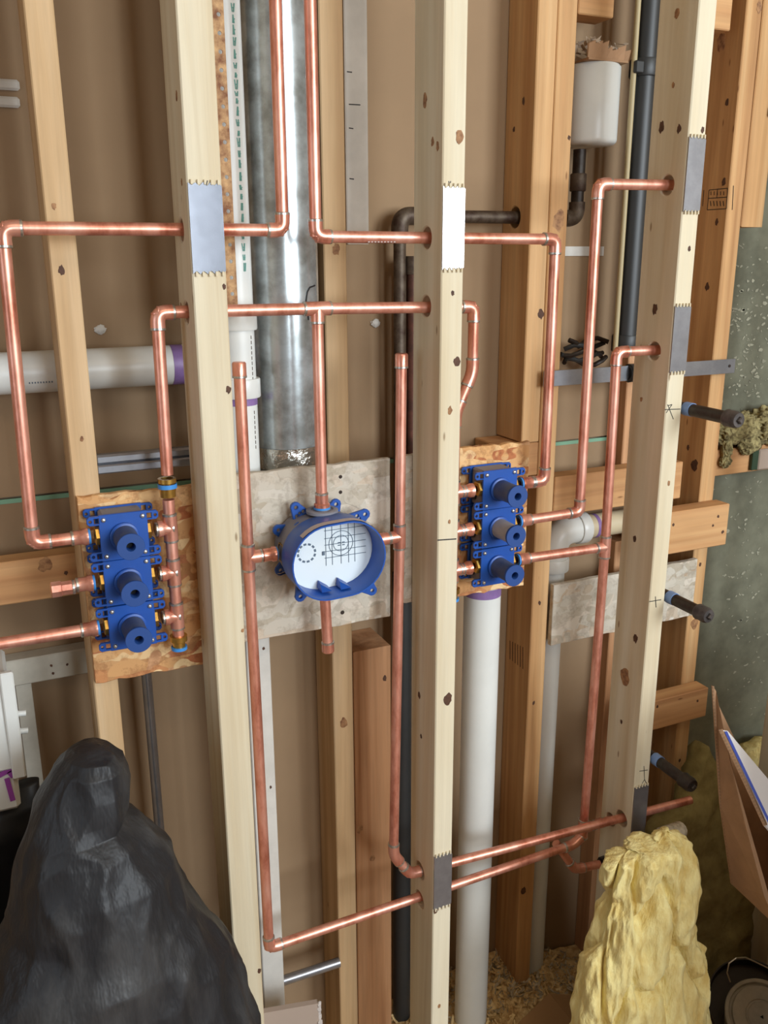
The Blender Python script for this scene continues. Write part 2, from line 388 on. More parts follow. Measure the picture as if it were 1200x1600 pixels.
# old wall framing behind
def block(name, label, x0, x1, y0, y1, z0, z1, mat, cat='board', knots=()):
    t = thing(name, label, cat, ((x0+x1)/2, (y0+y1)/2, z0))
    MB().box(x0, x1, y0, y1, z0, z1, .0018).build('board', mat, t)
    for px, py, r, dk in knots:
        p = at(px, py, y0); knot(t, (p.x, y0, p.z), 'Y', r, dk, 'nail_hole' if r < .004 else 'knot', 1.1)
    return t
stud('old_stud', 'tan old wall stud at far left carrying the left strand board', .101, .1355, .103, .192, m_palewood,
     knots=[('Y', 96, 422, .004, True), ('Y', 84, 322, .003, False), ('Y', 128, 686, .0025, False)])
stud('old_stud', 'streaky old wall stud just right of the round duct', .511, .549, .2, .289, m_palewood,
     knots=[('Y', 525, 390, .006, False), ('Y', 537, 1130, .007, False)])
stud('short_board', 'whitewashed short board with pencil ticks beside the streaky stud', .5505, .588, .2, .238, m_grayboard, z0=1.638, cat='board')
stud('jack_stud', 'wide reddish jack stud ending below the grey strand board', .5505, .624, .2, .288, m_fir, z0=0, z1=.943,
     knots=[('Y', 601, 1060, .004, True), ('Y', 560, 1296, .006, False), ('Y', 582, 1341, .005, False)])
stud('painted_board', 'white painted narrow board behind right edge of left pine stud, below grey strand board', .343, .383, .150, .188, m_grayboard, z0=0, z1=1.2, cat='board',
     knots=[('Y', 423, 1230, .002, True), ('Y', 412, 1013, .002, True)])
stud('old_stud', 'left one of the doubled orange studs behind the right bay, cut off above the valves', .887, .9245, .2, .289, m_oldwood, [(.25, 1.684, .018)], z0=1.292,
     knots=[('Y', 845, 490, .006, True), ('X', 818, 158, .004, True), ('X', 803, 202, .003, True)])
stud('old_stud', 'right one of the doubled orange studs, running down past the blue valves', .9255, .963, .2, .289, m_oldwood, [(.25, 1.684, .018)],
     knots=[('Y', 873, 345, .012, False), ('Y', 889, 215, .003, True), ('Y', 843, 942, .003, True), ('Y', 818, 1392, .006, True), ('Y', 834, 1098, .003, True)])
stud('old_stud', 'shadowed reddish stud below the grey strand board, left of the right pine stud', 1.152, 1.19, .2405, .289, m_fir, z1=1.055)
block('wood_block', 'short orange wood block under the cut off doubled stud', .84, .9245, .2, .288, 1.228, 1.2905, m_oldwoodx)
stud('old_stud', 'orange stud partly hidden behind the right pine stud beside the black pipe', 1.152, 1.19, .2405, .289, m_fir, z0=1.143,
     knots=[('Y', 995, 424, .008, True)])
SE = stud('old_stud', 'orange old stud right of the right pine stud, grade stamp on its side', 1.326, 1.364, .2, .289, m_oldwood,
     knots=[('X', 1127, 67, .010, False), ('X', 1136, 160, .0045, True), ('X', 1131, 284, .005, True), ('X', 1120, 347, .004, True), ('X', 1085, 727, .009, True),
            ('X', 1105, 448, .005, True), ('Y', 1085, 975, .009, False), ('Y', 1094, 882, .003, True), ('Y', 1062, 1188, .003, True), ('X', 1075, 699, .004, True), ('Y', 1193, 12, .006, False)])
stud('jack_stud', 'pale jack stud at upper right edge ending above the green wallboard', 1.3655, 1.421, .2, .288, m_oldwood, z0=1.671)
block('header_block', 'orange horizontal block behind the copper pipes above the white elbow', .9645, 1.275, .2, .238, 1.143, 1.2195, m_oldwoodx)
block('wood_block', 'plain wood block with nail holes jutting right of the right stud, upper one', 1.17, 1.3715, .16, .1985, 1.042, 1.130, m_oldwoodx,
      knots=[(1122, 807, .003, True), (1114, 821, .0025, True), (1052, 820, .003, True), (1129, 831, .0035, True)])
block('wood_block', 'wood block with chamfered top jutting right of the right stud, lower one', 1.17, 1.3665, .16, .1985, .647, .716, m_oldwoodx,
      knots=[(1090, 1095, .003, True), (1027, 1104, .003, True)])
MB().box(1.365, 2.6, .245, .2885, 1.165, 1.222, .0015).build('ledger_beam', m_oldwoodx)
tag(bpy.data.objects['ledger_beam'], 'orange ledger board on green wallboard under the mineral wool', 'board')
block('wood_block', 'orange wood block at the top edge above the white canister', .9645, 1.036, .2, .25, 2.0, 2.09, m_oldwoodx)
block('wood_block', 'orange wood block at the top edge right of the right pine stud', 1.24, 1.293, .2, .25, 2.003, 2.09, m_oldwoodx)
block('wood_block', 'horizontal tan wood block at left edge behind the capped copper stub', -.5, .19, .2, .238, 1.127, 1.193, m_oldwoodx,
      knots=[(103, 895, .003, True), (70, 882, .010, False)])
block('grey_board', 'horizontal grey painted board at left edge beside the white box', -.5, .20, .256, .288, .969, 1.013, m_grayboardx, knots=[(105, 1038, .002, True), (80, 1040, .002, True), (83, 1052, .002, True)])

# ink marks: thin strips of marker on a face
def strip(mb, a, b, w, n, th=.0003):
    a = Vector(a); b = Vector(b); n = Vector(n); d = (b-a).normalized(); s = d.cross(n)*w/2
    vs = [a-s, a+s, b+s, b-s]; vs = [v+n*th for v in vs]+[v-n*.0004 for v in vs]
    mb.add(vs, [(0, 1, 2, 3), (4, 7, 6, 5), (0, 4, 5, 1), (1, 5, 6, 2), (2, 6, 7, 3), (3, 7, 4, 0)])
def inkmark(parent, segs, Y, w=.0013, mat=None, name='marker_mark'):
    mb = MB()
    for (a, b, c, d) in segs: strip(mb, at(a, b, Y), at(c, d, Y), w, (0, -1, 0))
    return mb.build(name, mat or m_ink, parent)
inkmark(SR, [(1039, 640, 1063, 639), (1043, 632, 1052, 655), (1043, 634, 1050, 632), (1050, 632, 1041, 645)], 0)
inkmark(SR, [(1015, 940, 1033, 937), (1024, 932, 1025, 949)], 0)
inkmark(SR, [(999, 1205, 1012, 1203), (1006, 1197, 1007, 1218), (1007, 1218, 1002, 1226), (1007, 1218, 1010, 1224)], 0)
inkmark(SC, [(684, 844, 713, 842)], 0, .0018)
inkmark(SC, [(701, 283, 703, 292), (703, 292, 704, 283)], 0)
inkmark(SL, [(322, 290, 324, 282), (330, 288, 330, 281)], 0)
sb = [o for o in COL.objects if o.name == 'short_board'][0]
for (px, py, w) in ((545, 112, 8), (548, 163, 18), (548, 200, 7), (549, 279, 7)):
    p0, p1 = at(px-3, py, .2), at(px-3+w, py+1, .2)
    mb = MB(); strip(mb, (max(p0.x, .5515), .2, p0.z), (p1.x, .2, p1.z), .0016, (0, -1, 0)); mb.build('pencil_tick', m_ink, sb)
# grade stamp on the side of the far right stud
def onside(px, py, X):
    d = at(px, py, 0)-CAM; return CAM+d*(X/d.x)
mb = MB()
def sseg(a, b, w=.0014, X=1.326):
    strip(mb, onside(*a, X), onside(*b, X), w, (-1, 0, 0))
for a, b in (((1108, 297), (1137, 294)), ((1137, 294), (1135, 326)), ((1135, 326), (1105, 328)), ((1105, 328), (1108, 297)), ((1107, 310), (1136, 308)), ((1121, 296), (1120, 309))): sseg(a, b)
for i in range(5):
    x = 1110+i*5
    sseg((x, 314), (x+1, 322), .0018)
    sseg((x+1, 299), (x+1, 305), .0016)
sseg((1146, 290), (1144, 328)); sseg((1100, 297), (1098, 322))
mb.build('grade_stamp', m_ink, SE)
# dark stencil on the side of the doubled stud (right one), beside the large white pipe
rd = [o for o in COL.objects if o.get('label', '').startswith('right one of the doubled')][0]
mb = MB()
for k in range(6):
    a, b = onside(797+k*4, 1001+k*2, .9255), onside(797+k*4, 1030+k*3, .9255)
    strip(mb, a, b, .0022, (-1, 0, 0))
mb.build('stencil_mark', m_knotd, rd)

# nail plates with toothed torn ends
def nailplate(parent, px, y0, y1, mat, w=None):
    z1, z0 = at(px, y0, 0).z, at(px, y1, 0).z
    x0, x1 = w; n = 9; top = []; bot = []
    for i in range(n+1):
        x = x0+(x1-x0)*i/n; d = .0035 if i % 2 else 0
        top.append((x, z1-d-random.uniform(0, .001))); bot.append((x, z0+d+random.uniform(0, .001)))
    me = plate_mesh([bot+top[::-1]], .0018, 0, 'XZ', -.0011)
    o = link('nail_plate', me, mat, parent)
    for k in range(2):   # raised splinters of wood at the ends
        z = (z1, z0)[k]; mb = MB()
        for i in range(5):
            x = x0+(x1-x0)*(i+.5)/5; mb.box(x-.0012, x+.0012, -.0035, .001, z-.003, z+.003, .0004)
        mb.build('plate_tooth', m_newwood, o)
    return o
nailplate(SL, 330, 285, 428, m_plateunlit, (LX0+.001, LX1-.0005))
nailplate(SC, 706, 290, 422, m_plateglare, (.6115, .646))
nailplate(SC, 688, 1335, 1418, m_steel, (.6115, .646))
nailplate(SR, 1086, 213, 332, m_steel, (1.0375, 1.071))
nailplate(SR, 1062, 477, 582, m_steel, (1.0375, 1.071))
nailplate(SR, 998, 1228, 1306, m_steel, (1.0375, 1.071))

# strand boards
def strand(label, x0, x1, z0, z1, y0, y1, mat, jag=.002, holes=()):
    t = thing('strand_board', label, 'board', ((x0+x1)/2, (y0+y1)/2, z0))
    out = []; n = 16
    for i in range(n): out.append((x0+(x1-x0)*i/n, z0+random.uniform(-jag, jag)))
    for i in range(8): out.append((x1+random.uniform(-jag, jag)*.4, z0+(z1-z0)*i/8))
    for i in range(n): out.append((x1-(x1-x0)*i/n, z1+random.uniform(-jag, jag)))
    for i in range(8): out.append((x0+random.uniform(-jag, jag)*.4, z1-(z1-z0)*i/8))
    link('panel', plate_mesh([out], y1-y0, .001, 'XZ', (y0+y1)/2), mat, t)
    for px, py, r in holes:
        p = at(px, py, y0); mb = MB(); mb.lathe((p.x, y0+.002, p.z), (0, -1, 0), [(0, r), (.0022, r), (.0024, r*.8), (.0024, 0)], 10)
        mb.build('nail_hole', m_hole, t)
    return t
strand('fresh orange strand board behind the left stack of three blue valves', .103, .2795, 1.027, 1.306, .0905, .1022, m_osb)
strand('grey weathered strand board behind the oval blue box', .2815, .573, 1.049, 1.315, .0905, .1022, m_osbg, .0015,
       [(532, 745, .003), (532, 769, .003), (535, 957, .0035), (397, 940, .002)])
strand('narrow grey strand board strip against left side of the middle stud', .589, .644, 1.068, 1.317, .0905, .1022, m_osbg, .001)
strand('fresh orange strand board behind the right stack of three blue valves', .6465, .832, 1.062, 1.319, .0905, .1022, m_osb)
strand('grey weathered strand board across the right bay below the white elbow', .9645, 1.3245, .882, 1.008, .186, .1978, m_osbg, .0012)

# ------------------------------------------------------------------ copper plumbing
R = .0082; RF = .0098
def ringsolder(parent, p, d, r=RF):
    MB().lathe(Vector(p)-Vector(d)*.0022, d, [(0, r*.86), (.0008, r*1.03), (.0034, r*1.03), (.0044, r*.86)], 16).build('solder_ring', m_solder, parent)
def elbow(t, a, p, b, s=.021):
    a, p, b = Vector(a), Vector(p), Vector(b); d1 = (a-p).normalized(); d2 = (b-p).normalized()
    pts = [p+d1*s, p+d1*.0125]
    for k in range(1, 8):
        f = k/8; pts.append((p+d1*.0125)*(1-f)**2+p*2*f*(1-f)*1.0+(p+d2*.0125)*f*f)
    pts += [p+d2*.0125, p+d2*s]
    n = len(pts); e = MB().tube(pts, RF, 16, True, [RF*1.03]+[RF]*(n-2)+[RF*1.03]).build('elbow', m_fit, t)
    ringsolder(e, p+d1*s, d1); ringsolder(e, p+d2*s, d2)
def tee(t, p, dm, db, s=.019):
    p, dm, db = Vector(p), Vector(dm).normalized(), Vector(db).normalized()
    e = MB().tube([p-dm*s, p+dm*s], RF).tube([p, p+db*s], RF).build('tee', m_fit, t)
    for d in (dm, -dm, db): ringsolder(e, p+d*s, d)
def cap(t, p, d, s=.02):
    p, d = Vector(p), Vector(d).normalized()
    e = MB().lathe(p-d*s, d, [(0, RF*.7), (0, RF), (s*.9, RF), (s, RF*.85), (s*1.03, 0)], 18).build('end_cap', m_fit, t)
    ringsolder(e, p-d*s, d)
def coupling(t, p, d, s=.013):
    p, d = Vector(p), Vector(d).normalized()
    e = MB().tube([p-d*s, p+d*s], RF).build('coupling', m_fit, t)
    for q in (1, -1): ringsolder(e, p+d*s*q, d)
def pipe(t, a, b, r=R, mat=None, name='pipe'):
    return MB().tube([a, b], r, 18).build(name, mat or m_copper, t)
def run(t, pts, r=R, skip=()):
    pts = [Vector(p) for p in pts]
    for a, b in zip(pts, pts[1:]): pipe(t, a, b, r)
    for i in range(1, len(pts)-1):
        if i not in skip: elbow(t, pts[i-1], pts[i], pts[i+1])
def adapter(t, x, z, side, Y=.05, tape=True):
    """copper adapter, blue thread tape and brass hex nut at a valve port; side -1 = left of the port"""
    MB().lathe((x+side*.030, Y, z), (-side, 0, 0), [(0, RF*.8), (0, RF), (.012, RF), (.014, .0115), (.020, .0115), (.020, .004)], 18).build('adapter', m_fit, t)
    ringsolder(t, (x+side*.030, Y, z), (side, 0, 0))
    if tape: MB().lathe((x+side*.011, Y, z), (-side, 0, 0), [(0, .006), (0, .0105), (.004, .0108), (.004, .006)], 16).build('thread_tape', m_tapeblue, t)
YP = .05
VXL, VXR = .155, .745
VZ = (1.2585, 1.1935, 1.1275)
PX = .036      # port distance from valve centre
dR = [Vector((1, 0, 0)), Vector((-1, 0, 0)), Vector((0, 0, 1)), Vector((0, 0, -1))]
X_, NX, Z_, NZ = dR
t1 = thing('copper_pipe_run', 'copper pipe past the duct, turning left through left stud to the top left valve', 'pipe', (.396, YP, 1.66))
run(t1, [(.399, YP, RZ), (.396, YP, 1.654), (.047, YP, 1.654), (.040, YP, VZ[0]+.003), (VXL-PX-.028, YP, VZ[0]+.003)])
adapter(t1, VXL-PX, VZ[0]+.003, -1)
t2 = thing('copper_pipe_run', 'copper pipe right of the duct, crossing the middle stud to the top right valve', 'pipe', (.443, YP, 1.645))
run(t2, [(.443, YP, RZ), (.443, YP, 1.646), (.836, YP, 1.644), (.836, YP, VZ[0]+.002), (VXR+PX+.028, YP, VZ[0]+.002)])
adapter(t2, VXR+PX, VZ[0]+.002, 1)
t3 = thing('copper_manifold', 'level copper manifold pipe crossing the duct, feeding both valve stacks and the oval box', 'pipe', (.4425, YP, 1.549))
run(t3, [(.2195, YP, 1.335), (.2215, YP, 1.551), (.4425, YP, 1.550), (.694, YP, 1.546), (.694, YP, 1.447), (.6655, YP, 1.386), (.6655, YP, 1.08)], skip=(2,))
tee(t3, (.4425, YP, 1.550), X_, NZ)
pipe(t3, (.4425, YP, 1.54), (.4425, YP, 1.264))
MB().lathe((.4425, YP, 1.262), Z_, [(0, .006), (0, .012), (.005, .012), (.007, RF), (.02, RF), (.02, R)], 18).build('adapter', m_fit, t3)
ringsolder(t3, (.4425, YP, 1.283), Z_)
def manif(t, X, zt, side, sideX):
    """tees feeding three valves from a vertical header; side = direction from header towards the valves"""
    pipe(t, (X, YP, zt), (X, YP, 1.094))
    for z in VZ:
        tee(t, (X, YP, z+.001), Z_, (side, 0, 0)); pipe(t, (X+side*.012, YP, z+.001), (sideX-side*.012, YP, z+.001))
        adapter(t, sideX, z+.001, -side, tape=False)
    MB().lathe((X, YP, 1.098), NZ, [(0, R), (.0, .0125), (.008, .0125), (.010, .009), (.018, .009), (.018, .002)], 16).build('brass_plug', m_brass, t)
    MB().lathe((X, YP, 1.081), NZ, [(0, .007), (0, .0115), (.0045, .0115), (.0045, .003)], 16).build('thread_tape', m_tapeblue, t)
manif(t3, .2185, 1.30, -1, VXL+PX)
MB().lathe((.2185, YP, 1.330), NZ, [(0, R), (0, .0125), (.006, .0125), (.008, RF), (.010, .0115), (.026, .0105), (.026, R)], 16).build('brass_union', m_brass, t3)
MB().lathe((.2185, YP, 1.3225), NZ, [(0, .0118), (0, .0132), (.006, .0132), (.006, .0115)], 16).build('thread_tape', m_tapeblue, t3)
manif(t3, .6655, 1.30, 1, VXR-PX)
t4 = thing('copper_riser', 'capped copper riser left of the oval box, running down and right along the bottom', 'pipe', (.328, YP, .51))
pipe(t4, (.327, YP, 1.475), (.327, YP, 1.21)); cap(t4, (.327, YP, 1.482), Z_)
tee(t4, (.327, YP, 1.200), Z_, X_)
run(t4, [(.327, YP, 1.19), (.330, YP, .513), (.950, .058, .5165), (.971, .059, .530)])
pipe(t4, (.34, YP, 1.200), (.357, YP, 1.200))
MB().lathe((.349, YP, 1.2), X_, [(0, R), (0, RF), (.012, RF), (.014, .0115), (.019, .0115), (.019, .004)], 18).build('adapter', m_fit, t4)
MB().lathe((.366, YP, 1.2), X_, [(0, .006), (0, .0105), (.004, .0108), (.004, .006)], 16).build('thread_tape', m_tapeblue, t4)
t5 = thing('copper_riser', 'capped copper riser right of the oval box, turning right through two studs', 'pipe', (.565, YP, .57))
pipe(t5, (.573, YP, 1.472), (.5705, YP, 1.21)); cap(t5, (.573, YP, 1.482), Z_)
tee(t5, (.570, YP, 1.199), Z_, NX); pipe(t5, (.558, YP, 1.199), (.520, YP, 1.199))
coupling(t5, (.541, YP, 1.199), X_, .012)
run(t5, [(.570, YP, 1.19), (.559, YP, .622), (.590, YP, .573), (1.205, .022, .566)])
t6 = thing('copper_pipe_run', 'copper pipe from upper hole of the right stud down to the middle right valve', 'pipe', (.911, YP, 1.2))
run(t6, [(1.062, YP-.006, 1.728), (.911, YP, 1.726), (.911, YP, VZ[1]+.004), (VXR+PX+.028, YP, VZ[1]+.003)])
adapter(t6, VXR+PX, VZ[1]+.003, 1)
t7 = thing('copper_pipe_run', 'copper pipe from lower hole of the right stud running down to the bottom joints', 'pipe', (.971, YP, .545))
run(t7, [(1.062, YP-.006, 1.466), (.968, YP, 1.466), (.971, YP, 1.125), (.971, .058, .545)], skip=(2,))
tee(t7, (.971, YP, 1.126), Z_, NX); pipe(t7, (.96, YP, 1.126), (VXR+PX+.028, YP, VZ[2]+.001)); adapter(t7, VXR+PX, VZ[2]+.001, 1)
tee(t7, (.971, .059, .5455), Z_, X_); pipe(t7, (.98, .059, .5455), (1.062, .059, .5455))
coupling(t7, (1.008, .059, .5455), X_, .010)
t7b = thing('copper_branch', 'short bent copper branch dipping below the lowest pipes left of the right stud', 'pipe', (.95, .07, .45))
run(t7b, [(.920, .075, .5175), (.962, .0655, .4505), (1.020, .062, .446)])
pipe(t7b, (1.02, .062, .446), (1.060, .062, .439), .0095, m_blackiron, 'dark_nipple')
MB().lathe((1.024, .062, .4455), X_, [(0, R), (0, .013), (.014, .013), (.014, R)], 8).build('hex_union', m_blackiron, t7b)
t8 = thing('copper_stub', 'short capped copper stub left of the left middle valve', 'pipe', (.08, YP, VZ[1]))
pipe(t8, (.066, YP, VZ[1]), (VXL-PX-.026, YP, VZ[1]+.002)); adapter(t8, VXL-PX, VZ[1]+.002, -1)
MB().lathe((.082, YP, VZ[1]), NX, [(0, R), (0, RF), (.013, RF), (.014, .0112), (.026, .0112), (.027, .008), (.027, 0)], 8).build('brass_cap', m_fit, t8); ringsolder(t8, (.084, YP, VZ[1]), X_)
t9 = thing('copper_pipe_run', 'copper pipe entering from left edge to the left bottom valve', 'pipe', (-.2, YP, VZ[2]))
pipe(t9, (-1.0, YP, VZ[2]+.002), (VXL-PX-.026, YP, VZ[2]+.002)); adapter(t9, VXL-PX, VZ[2]+.002, -1)
t10 = thing('copper_stub', 'capped copper stub hanging below the oval blue box', 'pipe', (.446, YP, 1.03))
pipe(t10, (.4425, YP, 1.155), (.4465, YP, 1.038)); cap(t10, (.4468, YP, 1.027), NZ, .016)
inkmark(t2, [(575+5*k, 378, 578+5*k, 378) for k in range(9)], YP-R-.0002, .0014, m_dusttape, 'maker_print')

# ------------------------------------------------------------------ blue valves
def plate_outline(w, h, ear, eh):
    """square plate with two ears on each side near the corners (counter-clockwise)"""
    hw, hh = w/2, h/2
    pts = [(-hw, -hh), (hw, -hh)]
    def e(sx, zc):
        z0, z1 = zc-eh/2, zc+eh/2
        L = [(sx*hw, z0), (sx*(hw+ear-.003), z0), (sx*(hw+ear), z0+.003), (sx*(hw+ear), z1-.003), (sx*(hw+ear-.003), z1), (sx*hw, z1)]
        return L if sx > 0 else L[::-1]
    out = [(-hw+.001, -hh), (hw-.001, -hh)] + e(1, -hh+eh/2+.001) + e(1, hh-eh/2-.001) + [(hw-.001, hh), (-hw+.001, hh)] + e(-1, hh-eh/2-.001) + e(-1, -hh+eh/2+.001)
    return out
def valve(label, X, Z, sleeve_mat, group):
    t = thing('shower_valve', label, 'valve', (X, .088, Z), group)
    w = .0635; ear = .015; eh = .0125
    holes = []
    for sx in (-1, 1):
        for sz in (-1, 1):
            zc = sz*(w/2-eh/2-.001)
            holes.append([(X+sx*(w/2+q[0]*1), Z+zc+q[1]) for q in ((-.0005, -.0038), (.0058, -.0038), (.0058, .0038), (-.0005, .0038))])
            holes.append(circ(X+sx*(w/2+.0108), Z+zc, .0021, 10))
    ol = [(X+a, Z+b) for a, b in plate_outline(w, .0645, ear, eh)]
    link('front_plate', plate_mesh([ol]+holes, .005, .0006, 'XZ', .043), m_blue, t)
    link('back_plate', plate_mesh([[(X+a, Z+b) for a, b in plate_outline(w, .0645, ear, eh)]]+holes, .004, .0006, 'XZ', .0855), m_blue, t)
    MB().box(X-.028, X+.028, .0455, .0838, Z-.0305, Z+.0305, .003).build('housing', m_dusty, t)
    for sx in (-1, 1):
        for sz in (-1, 1):
            s = MB().lathe((X+sx*.0255, .0405, Z+sz*.0255), (0, -1, 0), [(0, .0034), (.001, .0034), (.0026, .0022), (.003, 0)], 10).build('screw', m_solder, t)
    # sleeve with flange and bored end
    MB().lathe((X, .0405, Z), (0, -1, 0), [(0, .0195), (.004, .0195), (.005, .0182), (.005, .015)], 28).build('sleeve_base', m_blue, t)
    MB().lathe((X, .036, Z), (0, -1, 0), [(0, .0160), (.044, .0152), (.044, .010)], 28).build('sleeve', sleeve_mat, t)
    MB().lathe((X, -.0072, Z), (0, -1, 0), [(0, .012), (0, .0176), (.0045, .0180), (.005, .0176), (.005, .0062), (.0035, .0056), (-.012, .0056)], 32).build('end_disc', m_bluef, t, .6)
    MB().lathe((X, .004, Z), (0, -1, 0), [(0, .0056), (.0005, 0)], 16).build('bore', m_black, t)
    for sx in (-1, 1):   # brass hex ports
        MB().lathe((X+sx*.0275, .054, Z+.001), (sx, 0, 0), [(0, .0125), (.0085, .0125), (.0095, .0115), (.0095, .006)], 6, False).build('brass_port', m_brass, t)
        MB().lathe((X+sx*.0275, .0735, Z-.015), (sx, 0, 0), [(0, .007), (.004, .007), (.004, 0)], 12).build('port_plug', m_abs, t)
for i, z in enumerate(VZ):
    n = ('top', 'middle', 'bottom')[i]
    valve('%s valve of the left stack, blue plate with a blue-grey sleeve' % n, VXL, z, m_sleeve, 'blue valves in two stacks of three')
for i, z in enumerate(VZ):
    n = ('top', 'middle', 'bottom')[i]
    d = 'pale dusty' if i == 1 else 'dark grey'
    valve('%s valve of the right stack, blue plate with a %s sleeve' % (n, d), VXR, z, m_sleevew if i == 1 else m_sleeve, 'blue valves in two stacks of three')

# ------------------------------------------------------------------ oval blue box
bx, bz = .4425, 1.2
BT = thing('oval_rough_in_box', 'oval blue plastic box with white drilling template inside, on grey strand board', 'rough-in box', (bx, .09, bz))
def loft(rings, closed_front=False, closed_back=False):
    n = len(rings[0][1]); vs = []; 
    for y, pts in rings: vs += [(a, y, b) for a, b in pts]
    fs = [(i*n+k, i*n+(k+1) % n, (i+1)*n+(k+1) % n, (i+1)*n+k) for i in range(len(rings)-1) for k in range(n)]
    m = MB(); m.add(vs, fs, True)
    if closed_back: m.f.append(tuple(range(n))); m.sm.append(False)
    if closed_front: m.f.append(tuple((len(rings)-1)*n+k for k in range(n))); m.sm.append(False)
    return m
def st(w, h, roll=.05):
    c, s = math.cos(roll), math.sin(roll)
    return [(bx+a*c-b*s, bz-.001+a*s+b*c) for a, b in stadium(0, 0, w, h, 18)]
loft([(.088, st(.120, .092)), (.086, st(.130, .100)), (.050, st(.134, .104)), (.030, st(.139, .108)), (.028, st(.120, .09))], False, True).build('body', m_dusty, BT, .7)
loft([(.034, st(.140, .109)), (.030, st(.1435, .1125)), (-.0185, st(.1455, .1145)), (-.020, st(.1445, .1135)), (-.020, st(.1405, .1095)), (-.0185, st(.1395, .1085)), (.026, st(.1375, .1065))]).build('collar', m_blue, BT, .6)
lab = st(.1372, .1062); link('template_sheet', plate_mesh([lab], .001, 0, 'XZ', .0225), m_label, BT)
mb = MB()
def bl(a, b, w=.0008): strip(mb, (bx+a[0], .022, bz+a[1]), (bx+b[0], .022, bz+b[1]), w, (0, -1, 0), .0007)
for k in range(24):
    a0, a1 = 2*PI*k/24, 2*PI*(k+1.2)/24
    if k % 2 == 0: bl((-.036+.0135*math.cos(a0), .004+.0135*math.sin(a0)), (-.036+.0135*math.cos(a1), .004+.0135*math.sin(a1)), .0030)
    for r in (.019, .012):
        a2 = 2*PI*(k+1)/24
        bl((.018+r*math.cos(a0), .012+r*math.sin(a0)), (.018+r*math.cos(a2), .012+r*math.sin(a2)))
for x in (-.006, .004, .018, .030, .040): bl((x, -.02), (x, .042))
for z in (-.008, .002, .012, .022, .034): bl((-.008, z), (.058, z))
for k in range(2): bl((.013, .009+k*.004), (.017, .009+k*.004), .0014); bl((.020, .009+k*.004), (.024, .009+k*.004), .0014)
mb.f and mb.build('template_print', m_line, BT)
MB().lathe((bx-.036, .0222, bz+.004), (0, -1, 0), [(0, .0095), (.0005, .0095), (.0005, 0)], 20, False).build('template_target', m_label, BT)
for a, b, c, d in ((-.010, .047, .014, .006), (-.012, .003, .004, .006)):
    MB().box(bx+a, bx+a+c, .0205, .0222, bz+b-d, bz+b, .0002).build('template_marker', m_line, BT)
# dusty tape on top of the collar
o1, o2 = st(.1462, .1152), st(.1475, .1165); sel = [i for i in range(len(o1)) if o1[i][1] > bz+.038]; mb = MB(); vs = []
for i in sel: vs += [(o2[i][0], -.019, o2[i][1]), (o2[i][0], -.006, o2[i][1])]
mb.add(vs, [(2*i, 2*i+1, 2*i+3, 2*i+2) for i in range(len(sel)-1)], True).build('dusty_tape', m_dusttape, BT)
# clips inside
for x in (-.022, .008):
    mb = MB(); mb.add([(bx+x, .02, bz-.051), (bx+x+.016, .02, bz-.050), (bx+x+.002, .02, bz-.040), (bx+x, -.002, bz-.052), (bx+x+.016, -.002, bz-.051), (bx+x+.002, .01, bz-.043)],
                      [(0, 1, 2), (3, 5, 4), (0, 3, 4, 1), (1, 4, 5, 2), (2, 5, 3, 0)]).build('inner_clip', m_blue, BT)
# mounting ears
def ear(px, py, Y, ln=.034):
    p = at(px, py, Y); d = Vector((p.x-bx, 0, p.z-bz)); d.normalize(); s = Vector((d.z, 0, -d.x))
    tip = Vector((p.x, 0, p.z)); base = tip-d*ln
    pts = []
    for k in range(7):
        a = -PI/2+PI*k/6; q = tip-d*.007+(d*math.cos(a)+s*math.sin(a))*.0085; pts.append((q.x, q.z))
    for q in (base+s*.018, base-s*.018): pts.append((q.x, q.z))
    hs = []
    for o_, r_ in ((-.007, .0030), (-.018, .0022)):
        c = tip+d*o_; hs.append(circ(c.x, c.z, r_, 10))
    for q_ in (-.006, .006):
        c = tip-d*.019+s*q_; hs.append(circ(c.x, c.z, .0028, 8))
    link('mounting_ear', plate_mesh([pts]+hs, .006, .0008, 'XZ', Y), m_blue, BT)
for px, py, Y in ((458, 787, .07), (527, 781, .07), (575, 799, .055), (428, 826, .075), (462, 820, .045), (432, 895, .075), (466, 938, .055), (585, 926, .055)): ear(px, py, Y)
MB().lathe((.376, YP, 1.2), X_, [(0, .0145), (.0, .016), (.011, .0165), (.011, .01)], 6, False).build('brass_port', m_brass, BT)
MB().lathe((.4425, YP, 1.2545), Z_, [(0, .024), (.004, .024), (.005, .022), (.005, .017), (.0035, .016), (.0035, .012), (.0075, .0118), (.0075, .007)], 28).build('top_port_collar', m_dusty, BT, .6)
MB().lathe((.4425, YP, 1.2598), Z_, [(0, .0125), (.003, .0125), (.003, .006)], 20).build('thread_tape', m_tapeblue, BT)
MB().lathe((.4425, YP, 1.150), NZ, [(0, .016), (.003, .016), (.003, .008)], 20).build('bottom_port_collar', m_blue, BT)

